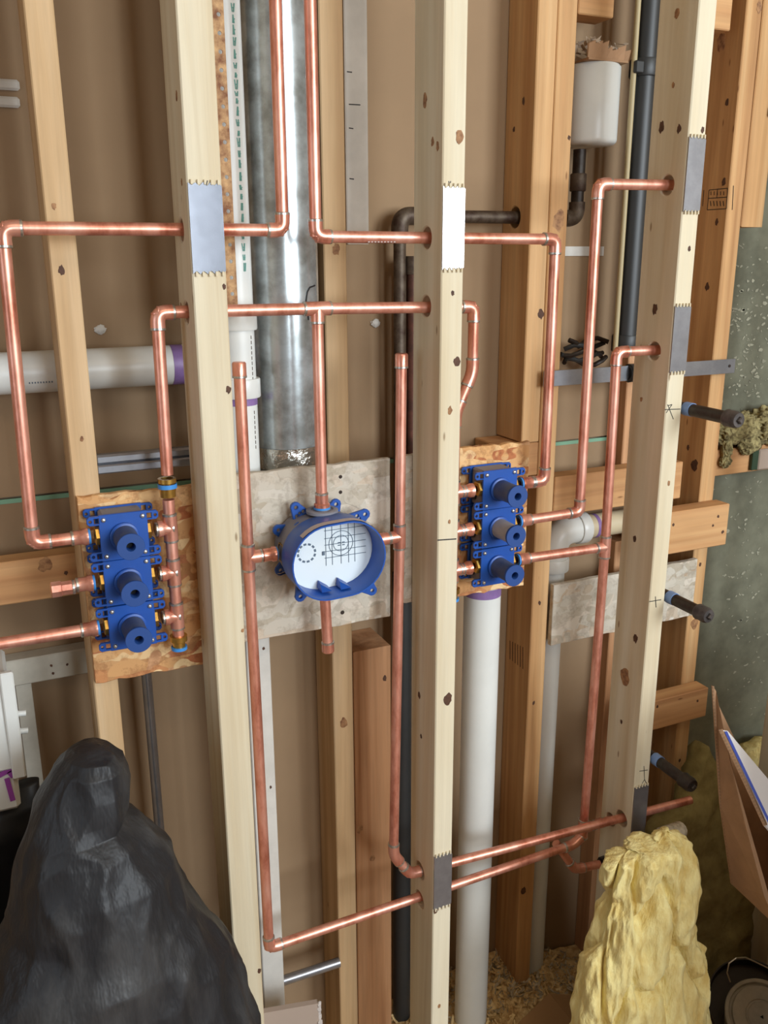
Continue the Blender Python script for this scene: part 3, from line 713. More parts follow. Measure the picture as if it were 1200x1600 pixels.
# ------------------------------------------------------------------ duct and other pipes
t = thing('round_duct', 'galvanised round metal duct rising from behind grey strand board', 'duct', (.438, .19, 1.1))
DX, DY, DR = .438, .1905, .0535
MB().lathe((DX, DY, 1.10), Z_, [(0, DR-.002), (0, DR), (.205, DR)], 48).build('lower_sleeve', m_duct, t)
MB().lathe((DX, DY, 1.305), Z_, [(0, DR+.0008), (.165, DR+.0008), (.165, DR+.002), (.60, DR+.002), (.60, DR+.0008), (1.135, DR+.0008)], 48).build('duct_wall', m_duct, t)
seg = 64; mb = MB(); vs = []
for i in range(9):
    for k in range(seg):
        a = 2*PI*k/seg; z = 1.302+.032*i/8; r = DR+.0022+.0012*noise.noise((a*3, z*120, 1)); vs.append((DX+r*math.cos(a), DY+r*math.sin(a), z+(.003*noise.noise((a*2, 7, 0)) if i in (0,) else 0)))
mb.add(vs, [(i*seg+k, i*seg+(k+1) % seg, (i+1)*seg+(k+1) % seg, (i+1)*seg+k) for i in range(8) for k in range(seg)], True).build('foil_tape', m_foil, t)

mb = MB(); pp = [(492, 446), (484, 449), (480, 456), (478, 470), (482, 500)]
def onduct(px, py):
    d = at(px, py, 0)-CAM; o = CAM-Vector((DX, DY, 0)); a = d.x**2+d.y**2; b = 2*(o.x*d.x+o.y*d.y); c = o.x**2+o.y**2-(DR+.0022)**2
    disc = b*b-4*a*c; k = (-b-math.sqrt(max(disc, 0)))/(2*a); return CAM+d*k
q = [onduct(*p) for p in pp]
for a, b in zip(q, q[1:]):
    n = Vector(((a.x+b.x)/2-DX, (a.y+b.y)/2-DY, 0)).normalized(); strip(mb, a, b, .0022, n, .0008)
mb.build('marker_squiggle', m_ink, t)

def simple_pipe(name, label, pts, r, mat, cat='pipe', seg=24):
    t = thing(name, label, cat, pts[0]); MB().tube(pts, r, seg).build('pipe', mat, t); return t
def hub(t, p, d, r, ln, mat=None, name='coupling', c=.002):
    MB().lathe(Vector(p)-Vector(d)*ln/2, d, [(0, r*.8), (0, r-c*.5), (c, r), (ln-c, r), (ln, r-c*.5), (ln, r*.8)], 32).build(name, mat or m_pvc, t)
def bend(a, p, b, rad, n=10):
    a, p, b = Vector(a), Vector(p), Vector(b); d1 = (a-p).normalized(); d2 = (b-p).normalized(); out = []
    for k in range(n+1):
        f = k/n; out.append((p+d1*rad)*(1-f)**2+p*2*f*(1-f)+(p+d2*rad)*f*f)
    return out
# white pipe beside left stud
t = simple_pipe('white_vertical_pipe', 'white plastic pipe with green print between left stud and round duct', [(.354, .148, 1.102), (.354, .148, RZ)], .0242, m_pvc)
hub(t, (.354, .148, 1.535), Z_, .029, .035); hub(t, (.354, .148, 1.433), Z_, .030, .028)
MB().lathe((.354, .148, 1.408), Z_, [(0, .0243), (0, .0246), (.012, .0246), (.012, .0243)], 32).build('purple_ring', m_purple, t)
mb = MB(); z = 1.60
while z < 1.95:
    h = random.uniform(.006, .012); an = -PI/2+.30
    a = Vector((.354+.0245*math.cos(an), .148+.0245*math.sin(an), z)); n = Vector((math.cos(an), math.sin(an), 0))
    for k in range(2):
        strip(mb, a+Vector((.002*k, 0, 0)), a+Vector((.002*k+random.uniform(-.0015, .0015), 0, h)), .0014, n, .0004)
    strip(mb, a+Vector((0, 0, h/2)), a+Vector((.003, 0, h/2)), .0014, n, .0004)
    z += h+random.uniform(.002, .006)
mb.build('green_print', m_inkg, t)
mb = MB(); zs = [1.505, 1.48, 1.46, 1.45, 1.36, 1.33]
for a_, b_ in ((1.51, 1.445), (1.40, 1.345)):
    zz = a_
    while zz > b_:
        an = -PI/2+.62; p = Vector((.354+.0243*math.cos(an), .148+.0243*math.sin(an), zz)); n = Vector((math.cos(an), math.sin(an), 0))
        strip(mb, p, p-Vector((0, 0, .005)), .0011, n, .0003); zz -= .0075
mb.build('faint_print', m_iron, t)
# perforated rusty strap next to it
t = thing('perforated_strap', 'rusty perforated strap hanging at right edge of the left stud top', 'strap', (.336, .12, 1.56))
link('strap', plate_mesh([[(.318, 1.545), (.346, 1.545), (.346, RZ), (.318, RZ)]]+[circ(.339, 1.57+.022*k, .0028, 8) for k in range(38)], .0015, 0, 'XZ', .1112), plain('rusty_strap', rgb(196, 158, 112), .7, .1, .5, 60, dark=rgb(120, 74, 44)), t)
# white horizontal pipe at left
t = simple_pipe('white_horizontal_pipe', 'white plastic drain pipe lying level behind the far left stud', [(-.9, .245, 1.4605), (.335, .245, 1.4605)], .0302, m_pvc)
hub(t, (.008, .245, 1.4605), X_, .0335, .012); hub(t, (.327, .245, 1.4605), X_, .034, .04)
MB().lathe((-.06, .245, 1.4605), X_, [(0, .0303), (0, .0308), (.055, .0308), (.055, .0303)], 32).build('purple_ring', m_purple, t)
MB().lathe((.272, .245, 1.4605), X_, [(0, .0303), (0, .0306), (.018, .0306), (.018, .0303)], 32).build('purple_ring', m_purple, t)
mb = MB()
for k in range(9):
    x = .066+.0038*k; an = -PI/2-.25; p = Vector((x, .245+.0303*math.sin(an), 1.4605-.0303*abs(math.cos(an)) ))
    p = Vector((x, .245-.0303*math.cos(.45), 1.4605-.0303*math.sin(.45))); strip(mb, p, p+Vector((0, -.0004, .0024)), .0018, (0, -math.cos(.45), -math.sin(.45)), .0003)
mb.build('small_print', m_line, t)
# large white drain in right bay
t = simple_pipe('white_drain_pipe', 'thick white drain pipe with purple ring under the right valve stack', [(.786, .155, .0), (.786, .155, 1.078)], .0335, m_pvc)
hub(t, (.786, .155, 1.07), Z_, .037, .04)
MB().lathe((.786, .155, 1.032), Z_, [(0, .0336), (0, .034), (.019, .034), (.019, .0336)], 36).build('purple_ring', m_purple, t)
tube_top = bend((.786, .155, 1.07), (.786, .155, 1.13), (.786, .24, 1.14), .035); MB().tube([(.786, .155, 1.08)]+tube_top, .0335, 24).build('top_bend', m_pvc, t)
# second white drain with elbow
PXc, PYc, PZc = 1.000, .2435, 1.096
t = thing('white_drain_elbow', 'thinner white drain pipe turning right through an elbow behind the right copper pipes', 'pipe', (PXc, PYc, 0))
MB().tube([(PXc, PYc, 0), (PXc, PYc, 1.05)], .0242, 28).build('pipe', m_pvc, t)
MB().tube([(PXc+.05, PYc, PZc), (1.235, PYc, PZc)], .0242, 28).build('pipe', plain('yellowed_plastic_pipe', rgb(206, 190, 158), .4, 0, .1, 12), t)
el = bend((PXc, PYc, 1.03), (PXc, PYc, PZc), (PXc+.09, PYc, PZc), .042, 12)
MB().tube([(PXc, PYc, 1.022)]+el+[(PXc+.075, PYc, PZc)], .0285, 28).build('elbow', m_pvc, t)
hub(t, (PXc, PYc, 1.030), Z_, .032, .026); hub(t, (PXc+.062, PYc, PZc), X_, .032, .022)
MB().lathe((PXc+.090, PYc, PZc), X_, [(0, .0243), (0, .0247), (.008, .0247), (.008, .0243)], 32).build('purple_ring', m_purple, t)
t = simple_pipe('white_vertical_pipe', 'thin white pipe showing just right of the right pine stud', [(1.222, .21, 0), (1.222, .21, 1.035)], .0165, m_pvc)
hub(t, (1.222, .21, 1.02), Z_, .021, .03)
# iron pipes
t = thing('iron_gas_pipe', 'old dark iron pipe with elbow left of the middle stud top, running right behind it', 'pipe', (.665, .25, 1.1))
el = bend((.665, .25, 1.6), (.665, .25, 1.684), (.8, .25, 1.684), .02)
MB().tube([(.665, .25, 1.1)]+[(.665, .25, 1.655)], .0105, 16).build('pipe', m_iron, t)
MB().tube([(.69, .25, 1.684), (1.0, .25, 1.684)], .0105, 16).build('pipe', m_iron, t)
MB().tube([(.665, .25, 1.652)]+el+[(.697, .25, 1.684)], .0145, 16).build('elbow', m_iron, t)
MB().tube([(1.018, .25, 1.708), (1.018, .25, 1.80)], .0115, 16).build('pipe', m_blackiron, t)
el = bend((.98, .25, 1.684), (1.018, .25, 1.684), (1.018, .25, 1.72), .018)
MB().tube([(.990, .25, 1.684)]+el+[(1.018, .25, 1.712)], .0145, 16).build('elbow', m_iron, t)
hub(t, (1.018, .25, 1.745), Z_, .0145, .03, m_iron)
t = simple_pipe('rusty_pipe', 'rusty brown iron pipe close beside the dark iron pipe left of the middle stud', [(.6885, .25, 1.1), (.6885, .25, 1.60)], .0105, m_rust)
hub(t, (.6885, .25, 1.605), Z_, .0125, .03, m_iron)
simple_pipe('black_drain_pipe', 'black pipe low down between the reddish jack stud and middle stud', [(.668, .245, 0), (.668, .245, 1.06)], .0185, m_abs)
t = simple_pipe('black_drain_pipe', 'thick black plastic pipe with coupling left of the upper right pine stud', [(1.113, .207, 1.452), (1.113, .207, RZ)], .0215, m_abs)
hub(t, (1.113, .207, 1.93), Z_, .026, .028, m_abs); hub(t, (1.113, .207, 1.462), Z_, .0255, .03, m_abs)
MB().box(1.078, 1.096, .186, .200, 1.918, 1.938, .002).build('clamp_lug', m_abs, t)
simple_pipe('thin_tan_tube', 'thin tan tube running beside the thick black plastic pipe', [(1.0815, .196, 1.43), (1.0815, .196, RZ)], .0048, plain('tan_tube', rgb(188, 172, 132), .5))
# black tape tangle above the strap
t = thing('black_hose_tangle', 'tangle of black tape and hose above the steel strap', 'hose', (1.06, .25, 1.44))
for k in range(5):
    pts = [(1.01+.016*i+random.uniform(-.004, .004), .255+.012*math.sin(i+k), 1.425+.009*k+.007*math.sin(i*1.3+k*2)) for i in range(7)]
    MB().tube(pts, .0045, 8).build('strand', m_abs if k % 2 else m_blackiron, t)
# steel strap across old studs, in front of the black pipe
t = thing('steel_strap', 'flat galvanised steel strap nailed level across the old studs behind the right pine stud', 'strap', (1.15, .184, 1.394))
MB().box(.918, 1.3705, .1842, .1857, 1.394, 1.422, .0003).build('strap', m_steel, t)
MB().lathe((1.3555, .1857, 1.4085), (0, -1, 0), [(-.001, .003), (.0026, .003), (.003, 0)], 10).build('nail', m_hole, t)
MB().lathe((.9325, .1857, 1.4085), (0, -1, 0), [(-.001, .003), (.0026, .003), (.003, 0)], 10).build('nail', m_hole, t)
mb = MB(); mb.tube([(1.100+.0035*k, .183-.004*math.sin(PI*k/6), 1.386+.006*(k % 3)) for k in range(7)], .004, 8)
MB().lathe((1.105, .1846, 1.408), X_, [(0, .012), (.002, .0175), (.03, .0165), (.034, .010)], 12).build('tape_wrap', m_abs, t)
# galvanised channel at left
t = thing('steel_channel', 'galvanised steel channel lying level above left strand board between studs', 'channel', (.21, .14, 1.33))
MB().box(.137, .33, .128, .150, 1.326, 1.3385, .002).box(.137, .33, .134, .152, 1.3385, 1.352, .003).build('channel', m_steel, t)
simple_pipe('steel_conduit', 'thin galvanised conduit running down below the left strand board', [(.1905, .2, 0), (.1905, .2, 1.2)], .0082, m_steel)
simple_pipe('steel_conduit', 'short level grey conduit near the floor right of the left pine stud', [(.35, .2, .290), (.5105, .2, .288)], .0095, m_steel)
# white canister and cardboard on top
t = thing('white_canister', 'white cylindrical canister hanging at the top of the right bay', 'canister', (1.032, .24, 1.807))
MB().lathe((1.032, .24, 1.806), Z_, [(0, 0), (0, .040), (.004, .0445), (.008, .0455), (.124, .0455), (.128, .042), (.128, 0)], 40).build('shell', m_pvc, t, .8)
t = thing('torn_carton', 'torn brown cardboard with crumpled paper on top of the white canister', 'cardboard', (1.03, .24, 1.9345))
MB().box(.99, 1.073, .2, .283, 1.9345, 1.938, .0005).build('base', m_card, t)
for k in range(7):
    x = .990+.0125*k; h = random.uniform(.014, .030)
    MB().add([(x, .203, 1.938), (x+.0125, .203, 1.938), (x+.0125+random.uniform(-.003, .003), .203-random.uniform(0, .006), 1.938+h), (x+random.uniform(-.002, .002), .203, 1.938+h*.8),
              (x, .205, 1.938), (x+.0125, .205, 1.938), (x+.0125, .206, 1.938+h), (x, .206, 1.938+h*.8)], [(0, 1, 2, 3), (4, 7, 6, 5), (0, 4, 5, 1), (1, 5, 6, 2), (2, 6, 7, 3), (3, 7, 4, 0)]).build('flap', m_card, t)
mb = MB()
for k in range(60):
    c = Vector((random.uniform(.99, 1.072), random.uniform(.205, .26), random.uniform(1.945, 1.968))); a = Vector([random.uniform(-1, 1) for _ in range(3)])*.009; b = Vector([random.uniform(-1, 1) for _ in range(3)])*.006
    mb.add([c-a, c+b, c+a, c-b], [(0, 1, 2, 3)])
o = mb.build('crumpled_paper', plain('crumpled_paper', rgb(206, 190, 170), .9), t); o['kind'] = 'stuff'
tag(MB().box(1.022, 1.112, .2865, .2888, 1.619, 1.636, 0).build('paper_label', m_grayboard), 'white paper label on the back wallboard right of the doubled studs', 'label')
tag(MB().box(-.06, .10, .283, .2888, 1.842, 1.856, .003).box(-.06, .098, .283, .2888, 1.820, 1.834, .003).build('white_moulding', m_grayboard), 'pair of short white strips at the upper left edge on back wallboard', 'trim')
for (px, py, lab_) in ((157, 515, 'small dab of white foam on left bay wallboard'), (587, 505, 'small dab of pale foam on centre bay wallboard')):
    p = at(px, py, .287); mb = MB(); bm = bmesh.new(); bmesh.ops.create_icosphere(bm, subdivisions=3, radius=1)
    for v in bm.verts: v.co = Vector((p.x+v.co.x*.0085*(1+.5*noise.noise(v.co*2)), .2875+v.co.y*.004, p.z+v.co.z*.0065*(1+.6*noise.noise(v.co*3))))
    tag(mb.bm(bm, True).build('foam_dab', m_grayboard), lab_, 'foam')

# ------------------------------------------------------------------ stub-outs right of the right stud
def stubout(lab_, z, y1, cap_mat, capr):
    X = 1.0865; t = thing('pipe_stub', lab_, 'pipe', (X, .05, z))
    MB().tube([(X, .07, z), (X, y1+.02, z-.001)], .0105, 18).build('pipe', m_blackiron, t)
    MB().lathe((X, .006, z), (0, -1, 0), [(0, .0105), (0, .0118), (.016, .0115), (.016, .0105)], 18).build('thread_tape', plain('pale_blue_tape', rgb(120, 148, 196), .5), t)
    MB().lathe((X, y1+.026, z-.001), (0, -1, 0), [(0, .0105), (0, .0135), (.003, .0145), (.006, .0135), (.020, .0140), (.026, .0115), (.026, 0)], 18).build('end_cap', cap_mat, t)
    MB().lathe((X, y1+.0, z-.001), (0, -1, 0), [(0, .006), (.004, .006), (.006, .004), (.006, 0)], 4, False).build('cap_square', cap_mat, t)
m_gcap = plain('grey_iron_cap', rgb(104, 98, 96), .45, .6, .5, 60)
stubout('dark capped pipe stub jutting from right stud, top one beside the mineral wool', 1.3695, -.112, m_gcap, 0)
stubout('dark capped pipe stub jutting from right stud, middle one between the wood blocks', 1.0285, -.092, m_gcap, 0)
stubout('dark pipe stub jutting from right stud, lowest one touching the insulation', .700, -.095, m_blackiron, 0)

# ------------------------------------------------------------------ plaster smears on the green board
gs = thing('plaster_smears', 'white plaster smears scattered on green wallboard at right', 'plaster', (1.6, .288, .9)); gs['kind'] = 'stuff'
mb = MB()
for k in range(420):
    px = random.gauss(1168, 20) if k % 3 else random.uniform(1115, 1240); py = random.uniform(370, 1120) if k % 4 else random.uniform(480, 620)
    if 690 < py < 745 or px < 1105: continue
    p = at(px, py, .2885); r = random.uniform(.0012, .0050); n = 6; a0 = random.uniform(0, 6); sx_ = random.uniform(.3, 1.8); sh = random.uniform(-1, 1)
    vs = [(p.x+r*(sx_*random.uniform(.5, 1.3)*math.cos(k_*PI/3)+sh*math.sin(k_*PI/3)), .2880, p.z+r*random.uniform(.2, 1.2)*math.sin(k_*PI/3)) for k_ in range(n)]
    if 1.37 < p.x < 3: mb.add(vs, [tuple(range(n))])
o = mb.build('smear', m_scuff, gs); o['kind'] = 'stuff'

# ------------------------------------------------------------------ soft and crumpled things
def blob_column(name, label, cat, rows, yc, yt, mat, amp, nscale, seg=96, sub=10, crease=False, power=2.4, seed=0, zbot=None):
    """rows: (z, xleft, xright, thickness factor); stack of super-ellipse rings, noise-displaced"""
    R_ = []
    for (a, b) in zip(rows, rows[1:]):
        for k in range(sub):
            f = k/sub; R_.append(tuple(a[i]*(1-f)+b[i]*f for i in range(4)))
    R_.append(rows[-1]); vs = []
    for (z, xl, xr, tf) in R_:
        cx, hw = (xl+xr)/2, (xr-xl)/2; hy = yt*tf
        for k in range(seg):
            a = 2*PI*k/seg; c, s = math.cos(a), math.sin(a)
            p = Vector((cx+hw*math.copysign(abs(c)**(2/power), c), yc+hy*math.copysign(abs(s)**(2/power), s), z))
            q = Vector((p.x*nscale[0], p.y*nscale[1], p.z*nscale[2]))+Vector((seed, seed*2, 0))
            if crease:
                d = 1-abs(noise.noise(q))*2.2; d2 = 1-abs(noise.noise(q*2.1+Vector((5, 1, 2))))*2.2; d = (d*.65+d2*.35)-.35
            else: d = noise.fractal(q, 1.1, 2.1, 3)+.28*noise.noise(q*5.3)-max(0, .16-abs(noise.noise(q*.8+Vector((9, 4, 2)))))*7
            nrm = Vector((c/max(hw, .01), s/max(hy, .01), 0)).normalized()
            vs.append(p+nrm*amp*d+Vector((0, 0, amp*.3*noise.noise(q*1.3))))
    n = len(R_); fs = [(i*seg+k, i*seg+(k+1) % seg, (i+1)*seg+(k+1) % seg, (i+1)*seg+k) for i in range(n-1) for k in range(seg)]
    fs += [tuple(range(seg)), tuple((n-1)*seg+k for k in range(seg))]
    mb = MB(); mb.add(vs, fs, True); mb.sm[-1] = mb.sm[-2] = True
    return tag(mb.build(name, mat, None, None), label, cat)
def prow(y, xl, xr, Y, tf):
    a, b = at(xl, y, Y), at(xr, y, Y); return ((a.z+b.z)/2, a.x, b.x, tf)
# black sheet, heaped
Yb = -.06
rows = [prow(1160, 112, 146, Yb, .12), prow(1166, 92, 176, Yb, .3), prow(1182, 76, 196, Yb, .4), prow(1215, 58, 203, Yb, .45), prow(1248, 46, 200, Yb, .48), prow(1268, 40, 190, Yb, .52),
        prow(1290, 32, 220, Yb, .65), prow(1335, 18, 262, Yb, .8), prow(1400, 5, 288, Yb, .9), prow(1450, -40, 316, Yb, 1), prow(1500, -90, 348, Yb, 1.05), prow(1560, -140, 372, Yb, 1.1), prow(1640, -190, 396, Yb, 1.15)]
rows += [(0.004, rows[-1][1]-.06, rows[-1][2]+.005, 1.25)]
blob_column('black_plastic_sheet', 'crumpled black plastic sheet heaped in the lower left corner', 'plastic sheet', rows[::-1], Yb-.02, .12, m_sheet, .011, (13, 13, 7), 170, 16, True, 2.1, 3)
rows = [prow(1228, 10, 62, .15, .3), prow(1262, -30, 70, .15, .8), prow(1300, -60, 66, .15, 1), prow(1345, -80, 60, .15, 1)]; rows += [(.003, rows[-1][1]-.05, rows[-1][2]+.0, 1)]
blob_column('black_plastic_bag', 'darker black plastic bag behind the sheet, under the white box', 'plastic bag', rows[::-1], .16, .04, m_sheetb, .008, (12, 12, 9), 80, 8, True, 2.2, 9)

# white box at left edge with primer stains
t = thing('white_outlet_box', 'white plastic plumbing box with purple stains at the left edge', 'plastic box', (-.06, .13, .84))
MB().box(-.16, -.012, .10, .2, .912, 1.06, .004).build('box', m_pvc, t)
MB().box(-.006-.016, -.008+.004, .094, .104, .90, 1.066, .002).build('rim', m_pvc, t)
MB().box(-.15, -.016, .104, .19, .845, .911, .006).build('lower_body', m_pvc, t)
for z in (.990, .962): 
    MB().tube([(-.01, .12, z), (.006, .12, z-.002)], .0045, 10).build('knob', m_pvc, t)
mb = MB()
for (a, b) in (((-.044, .905), (-.018, .915)), ((-.03, .90), (-.026, .862)), ((-.026, .91), (-.021, .90))): strip(mb, (a[0], .1035, a[1]), (b[0], .1035, b[1]), .007, (0, -1, 0), .001)
mb.build('purple_stain', plain('purple_stain', rgb(150, 70, 160), .5), t)
p = thing('white_bracket', 'pale split wood stud edge beside the white box at left', 'board', (.02, .27, .8))
MB().box(-.004, .020, .262, .288, .70, .968, .001).build('board', m_grayboardx, p)

# yellow batt in front of right stud bottom
Yi = -.17
rows = [prow(1310, 1050, 1070, Yi, .2), prow(1322, 1034, 1078, Yi, .45), prow(1335, 984, 1080, Yi, .6), prow(1344, 966, 1084, Yi, .7), prow(1375, 962, 1090, Yi, .75), prow(1402, 968, 1092, Yi, .72), prow(1422, 958, 1092, Yi, .8), prow(1462, 952, 1094, Yi, .82), prow(1492, 938, 1097, Yi, .85),
        prow(1520, 932, 1103, Yi, .88), prow(1560, 926, 1107, Yi, .9), prow(1640, 914, 1112, Yi, .95)]
rows += [(.002, rows[-1][1]-.005, rows[-1][2]+.005, 1.0)]
blob_column('insulation_batt', 'torn bright yellow glass wool batt standing in front of the right stud', 'insulation', rows[::-1], Yi+.03, .055, m_batt, .020, (22, 22, 6), 260, 16, False, 3, 5)
# leaning batt behind the carton, its colour darkened for the shade there
def slab(name, label, cat, poly, th, mat, disp=0.0, nscale=20, cuts=3, parent=None):
    """poly: list of world points (roughly planar); given thickness along -normal, rounded by subdivision noise"""
    bm = bmesh.new(); vs = [bm.verts.new(p) for p in poly]; f = bm.faces.new(vs); f.normal_update(); nrm = f.normal.copy()
    if nrm.y > 0: nrm = -nrm
    r = bmesh.ops.extrude_face_region(bm, geom=[f]); vv = [g for g in r['geom'] if isinstance(g, bmesh.types.BMVert)]
    for v in vv: v.co -= nrm*th
    bmesh.ops.triangulate(bm, faces=bm.faces[:])
    if disp:
        for _ in range(cuts): bmesh.ops.subdivide_edges(bm, edges=[e for e in bm.edges if e.calc_length() > .03], cuts=1, use_grid_fill=True)
        bmesh.ops.triangulate(bm, faces=bm.faces[:])
        for v in bm.verts:
            q = v.co*nscale; v.co += nrm*disp*noise.fractal(q, .9, 2, 4)+Vector((noise.noise(q), 0, noise.noise(q+Vector((3, 3, 3)))))*disp*.5
    mb = MB(); mb.bm(bm, bool(disp)); o = mb.build(name, mat, parent, None)
    return tag(o, label, cat) if label else o
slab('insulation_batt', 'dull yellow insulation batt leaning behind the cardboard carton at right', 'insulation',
     [at(1112, 1168, .10), at(1122, 1192, .10), at(1160, 1250, .09), at(1225, 1330, .07), at(1245, 1420, .06), at(1225, 1560, .03), at(1110, 1545, .03), at(1050, 1440, .05), at(1036, 1330, .07), at(1040, 1300, .08), at(1075, 1268, .09), at(1092, 1215, .10)], .05, m_battshade, .012, 26, 5)
slab('insulation_batt', 'scrap of bright yellow batt behind the white carton flap at the right edge', 'insulation',
     [at(1158, 1192, .22), at(1176, 1172, .22), at(1200, 1158, .22), at(1250, 1160, .22), at(1255, 1260, .2), at(1200, 1240, .2)], .04, m_batt, .010, 30, 4)
# pale foam piece peeking behind the batt top
t = thing('pipe_insulation', 'crushed beige pipe wrap lying behind the top of the yellow batt', 'insulation', at(1050, 1300, -.03))
MB().tube([at(1018, 1322, -.04), at(1035, 1305, -.045), at(1062, 1297, -.03)], .016, 14, True, [.010, .0155, .0165]).build('wrap', m_shav2, t)

# mineral wool on ledger
mb = MB()
def clump(c, r, n, seed):
    bm = bmesh.new(); bmesh.ops.create_icosphere(bm, subdivisions=5, radius=1)
    for v in bm.verts:
        q = v.co*2.6+Vector((seed, 0, 0)); k = 1+.28*noise.fractal(q, .7, 2.2, 5)+.10*noise.noise(q*6)
        v.co = Vector((c[0]+v.co.x*r[0]*k, c[1]+v.co.y*r[1]*k, c[2]+v.co.z*r[2]*k))
    mb.bm(bm, True)
clump((1.46, .252, 1.262), (.066, .030, .032), 5, 1); clump((1.56, .250, 1.262), (.07, .032, .04), 5, 4); clump((1.68, .250, 1.262), (.08, .032, .04), 5, 8)
clump((1.424, .236, 1.225), (.011, .010, .026), 5, 6); clump((1.424, .236, 1.198), (.013, .010, .014), 5, 9); clump((1.49, .238, 1.228), (.03, .012, .02), 5, 12)
tag(mb.build('mineral_wool', m_rock, None, None), 'shaggy olive mineral wool tuft on the orange ledger at right edge', 'insulation')
t = thing('cable_clip', 'dark green and beige block fixed on ledger at right edge', 'bracket', (1.53, .24, 1.18))
MB().box(1.502, 1.520, .236, .2445, 1.170, 1.214, .001).build('green_strip', plain('dark_green', rgb(40, 64, 44), .5), t)
MB().box(1.5205, 1.58, .236, .2445, 1.168, 1.214, .003).build('beige_block', m_scrap, t)
tag(MB().box(1.402, 1.43, .19, .1995, 1.868, 1.885, .002).build('rusty_bracket', m_rust), 'small rusty metal bracket on the jack stud at the upper right edge', 'bracket')

# cardboard carton at right
t = thing('cardboard_carton', 'open cardboard carton with white and blue printed flap at right edge', 'carton', at(1180, 1400, -.2))
def sheet(name, pts, th, mat, nudge=None, wav=False):
    a = [Vector(p) for p in pts]; n = (a[1]-a[0]).cross(a[2]-a[0]).normalized()
    if n.dot(CAM-a[0]) < 0: n = -n
    m = len(a); vs = a+[p-n*th for p in a]
    fs = [tuple(range(m)), tuple(m+k for k in reversed(range(m)))]+[(k, (k+1) % m, m+(k+1) % m, m+k) for k in range(m)]
    return MB().add(vs, fs).build(name, mat, t)
Ya = -.16
A0, A1, A2, A3 = at(1114, 1072, Ya), at(1126, 1255, Ya), at(1144, 1382, Ya), at(1216, 1450, Ya-.10)
A4 = at(1165, 1290, Ya-.06); A5 = at(1140, 1185, Ya-.03)
sheet('side_flap', [A0, A1, A2, A3, at(1194, 1400, Ya-.09), A4, A5, at(1119, 1080, Ya-.002)], .004, m_card)
B = [at(1126, 1140, Ya-.02), at(1137, 1142, Ya-.02), at(1215, 1235, Ya-.06), at(1230, 1330, Ya-.10), at(1196, 1290, Ya-.09)]
sheet('printed_flap', B, .004, m_cardwhite)
n_ = Vector((0, 0, 0))
mb = MB()
# corrugated edges, a row of little flutes
def flutes(a, b, w, cnt, nm):
    a, b = Vector(a), Vector(b); mb = MB(); d = (b-a)/cnt; v = (CAM-a).normalized(); s = d.normalized().cross(v)
    for k in range(cnt):
        c = a+d*(k+.5); 
        q = d*.28; h = s*w/2
        mb.add([c-q-h+v*.001, c+q-h+v*.001, c+q+h+v*.001, c-q+h+v*.001, c-q-h-v*.002, c+q-h-v*.002, c+q+h-v*.002, c-q+h-v*.002],
               [(0, 1, 2, 3), (4, 7, 6, 5), (0, 4, 5, 1), (1, 5, 6, 2), (2, 6, 7, 3), (3, 7, 4, 0)])
    mb.build(nm, m_carddark, t)
def edge(a, b, w, mat, nm):
    a, b = Vector(a), Vector(b); v = (CAM-a).normalized(); s = (b-a).normalized().cross(v)*w/2
    MB().add([a-s, a+s, b+s, b-s, a-s-v*.003, a+s-v*.003, b+s-v*.003, b-s-v*.003], [(0, 1, 2, 3), (4, 7, 6, 5), (0, 4, 5, 1), (1, 5, 6, 2), (2, 6, 7, 3), (3, 7, 4, 0)]).build(nm, mat, t)
edge(A0, A1, .0045, m_card, 'cut_edge'); edge(A1, A2, .0045, m_card, 'cut_edge')
flutes(A0, A1, .0026, 34, 'flutes'); flutes(A1, A2, .0026, 24, 'flutes')
edge(B[0], B[4], .007, m_card, 'cut_edge'); flutes(B[0], B[4], .004, 30, 'flutes')
pb = [B[1]+(CAM-B[1]).normalized()*.001, B[4]+Vector((.004, -.002, .002)), B[4]+Vector((.011, -.003, .004)), B[1]+Vector((.006, -.001, .002))]
edge(at(1134, 1143, Ya-.024), at(1205, 1291, Ya-.10), .0045, m_cardblue, 'blue_stripe')
# back panel behind the flaps, then an unseen box body added for shade
sheet('back_panel', [at(1122, 1100, Ya+.03), at(1150, 1380, Ya+.02), at(1262, 1500, Ya+.0), at(1300, 1330, Ya+.0), at(1160, 1180, Ya+.03)], .004, m_card)
for nm_, b_ in (('shade_box_left', (1.13, 1.134, -.78, -.30, 0, .93)), ('shade_box_right', (1.70, 1.704, -.78, -.30, 0, .93)), ('shade_box_front', (1.134, 1.70, -.78, -.776, 0, .93)), ('shade_box_rear', (1.134, 1.70, -.304, -.30, 0, .93)), ('base', (1.134, 1.70, -.776, -.304, 0, .004))):
    MB().box(*b_, .0008).build(nm_, m_card, t)
sheet('right_panel', [at(1230, 1240, Ya-.05), at(1300, 1330, Ya+.0), at(1262, 1500, Ya), at(1225, 1460, Ya-.12)], .004, m_card)

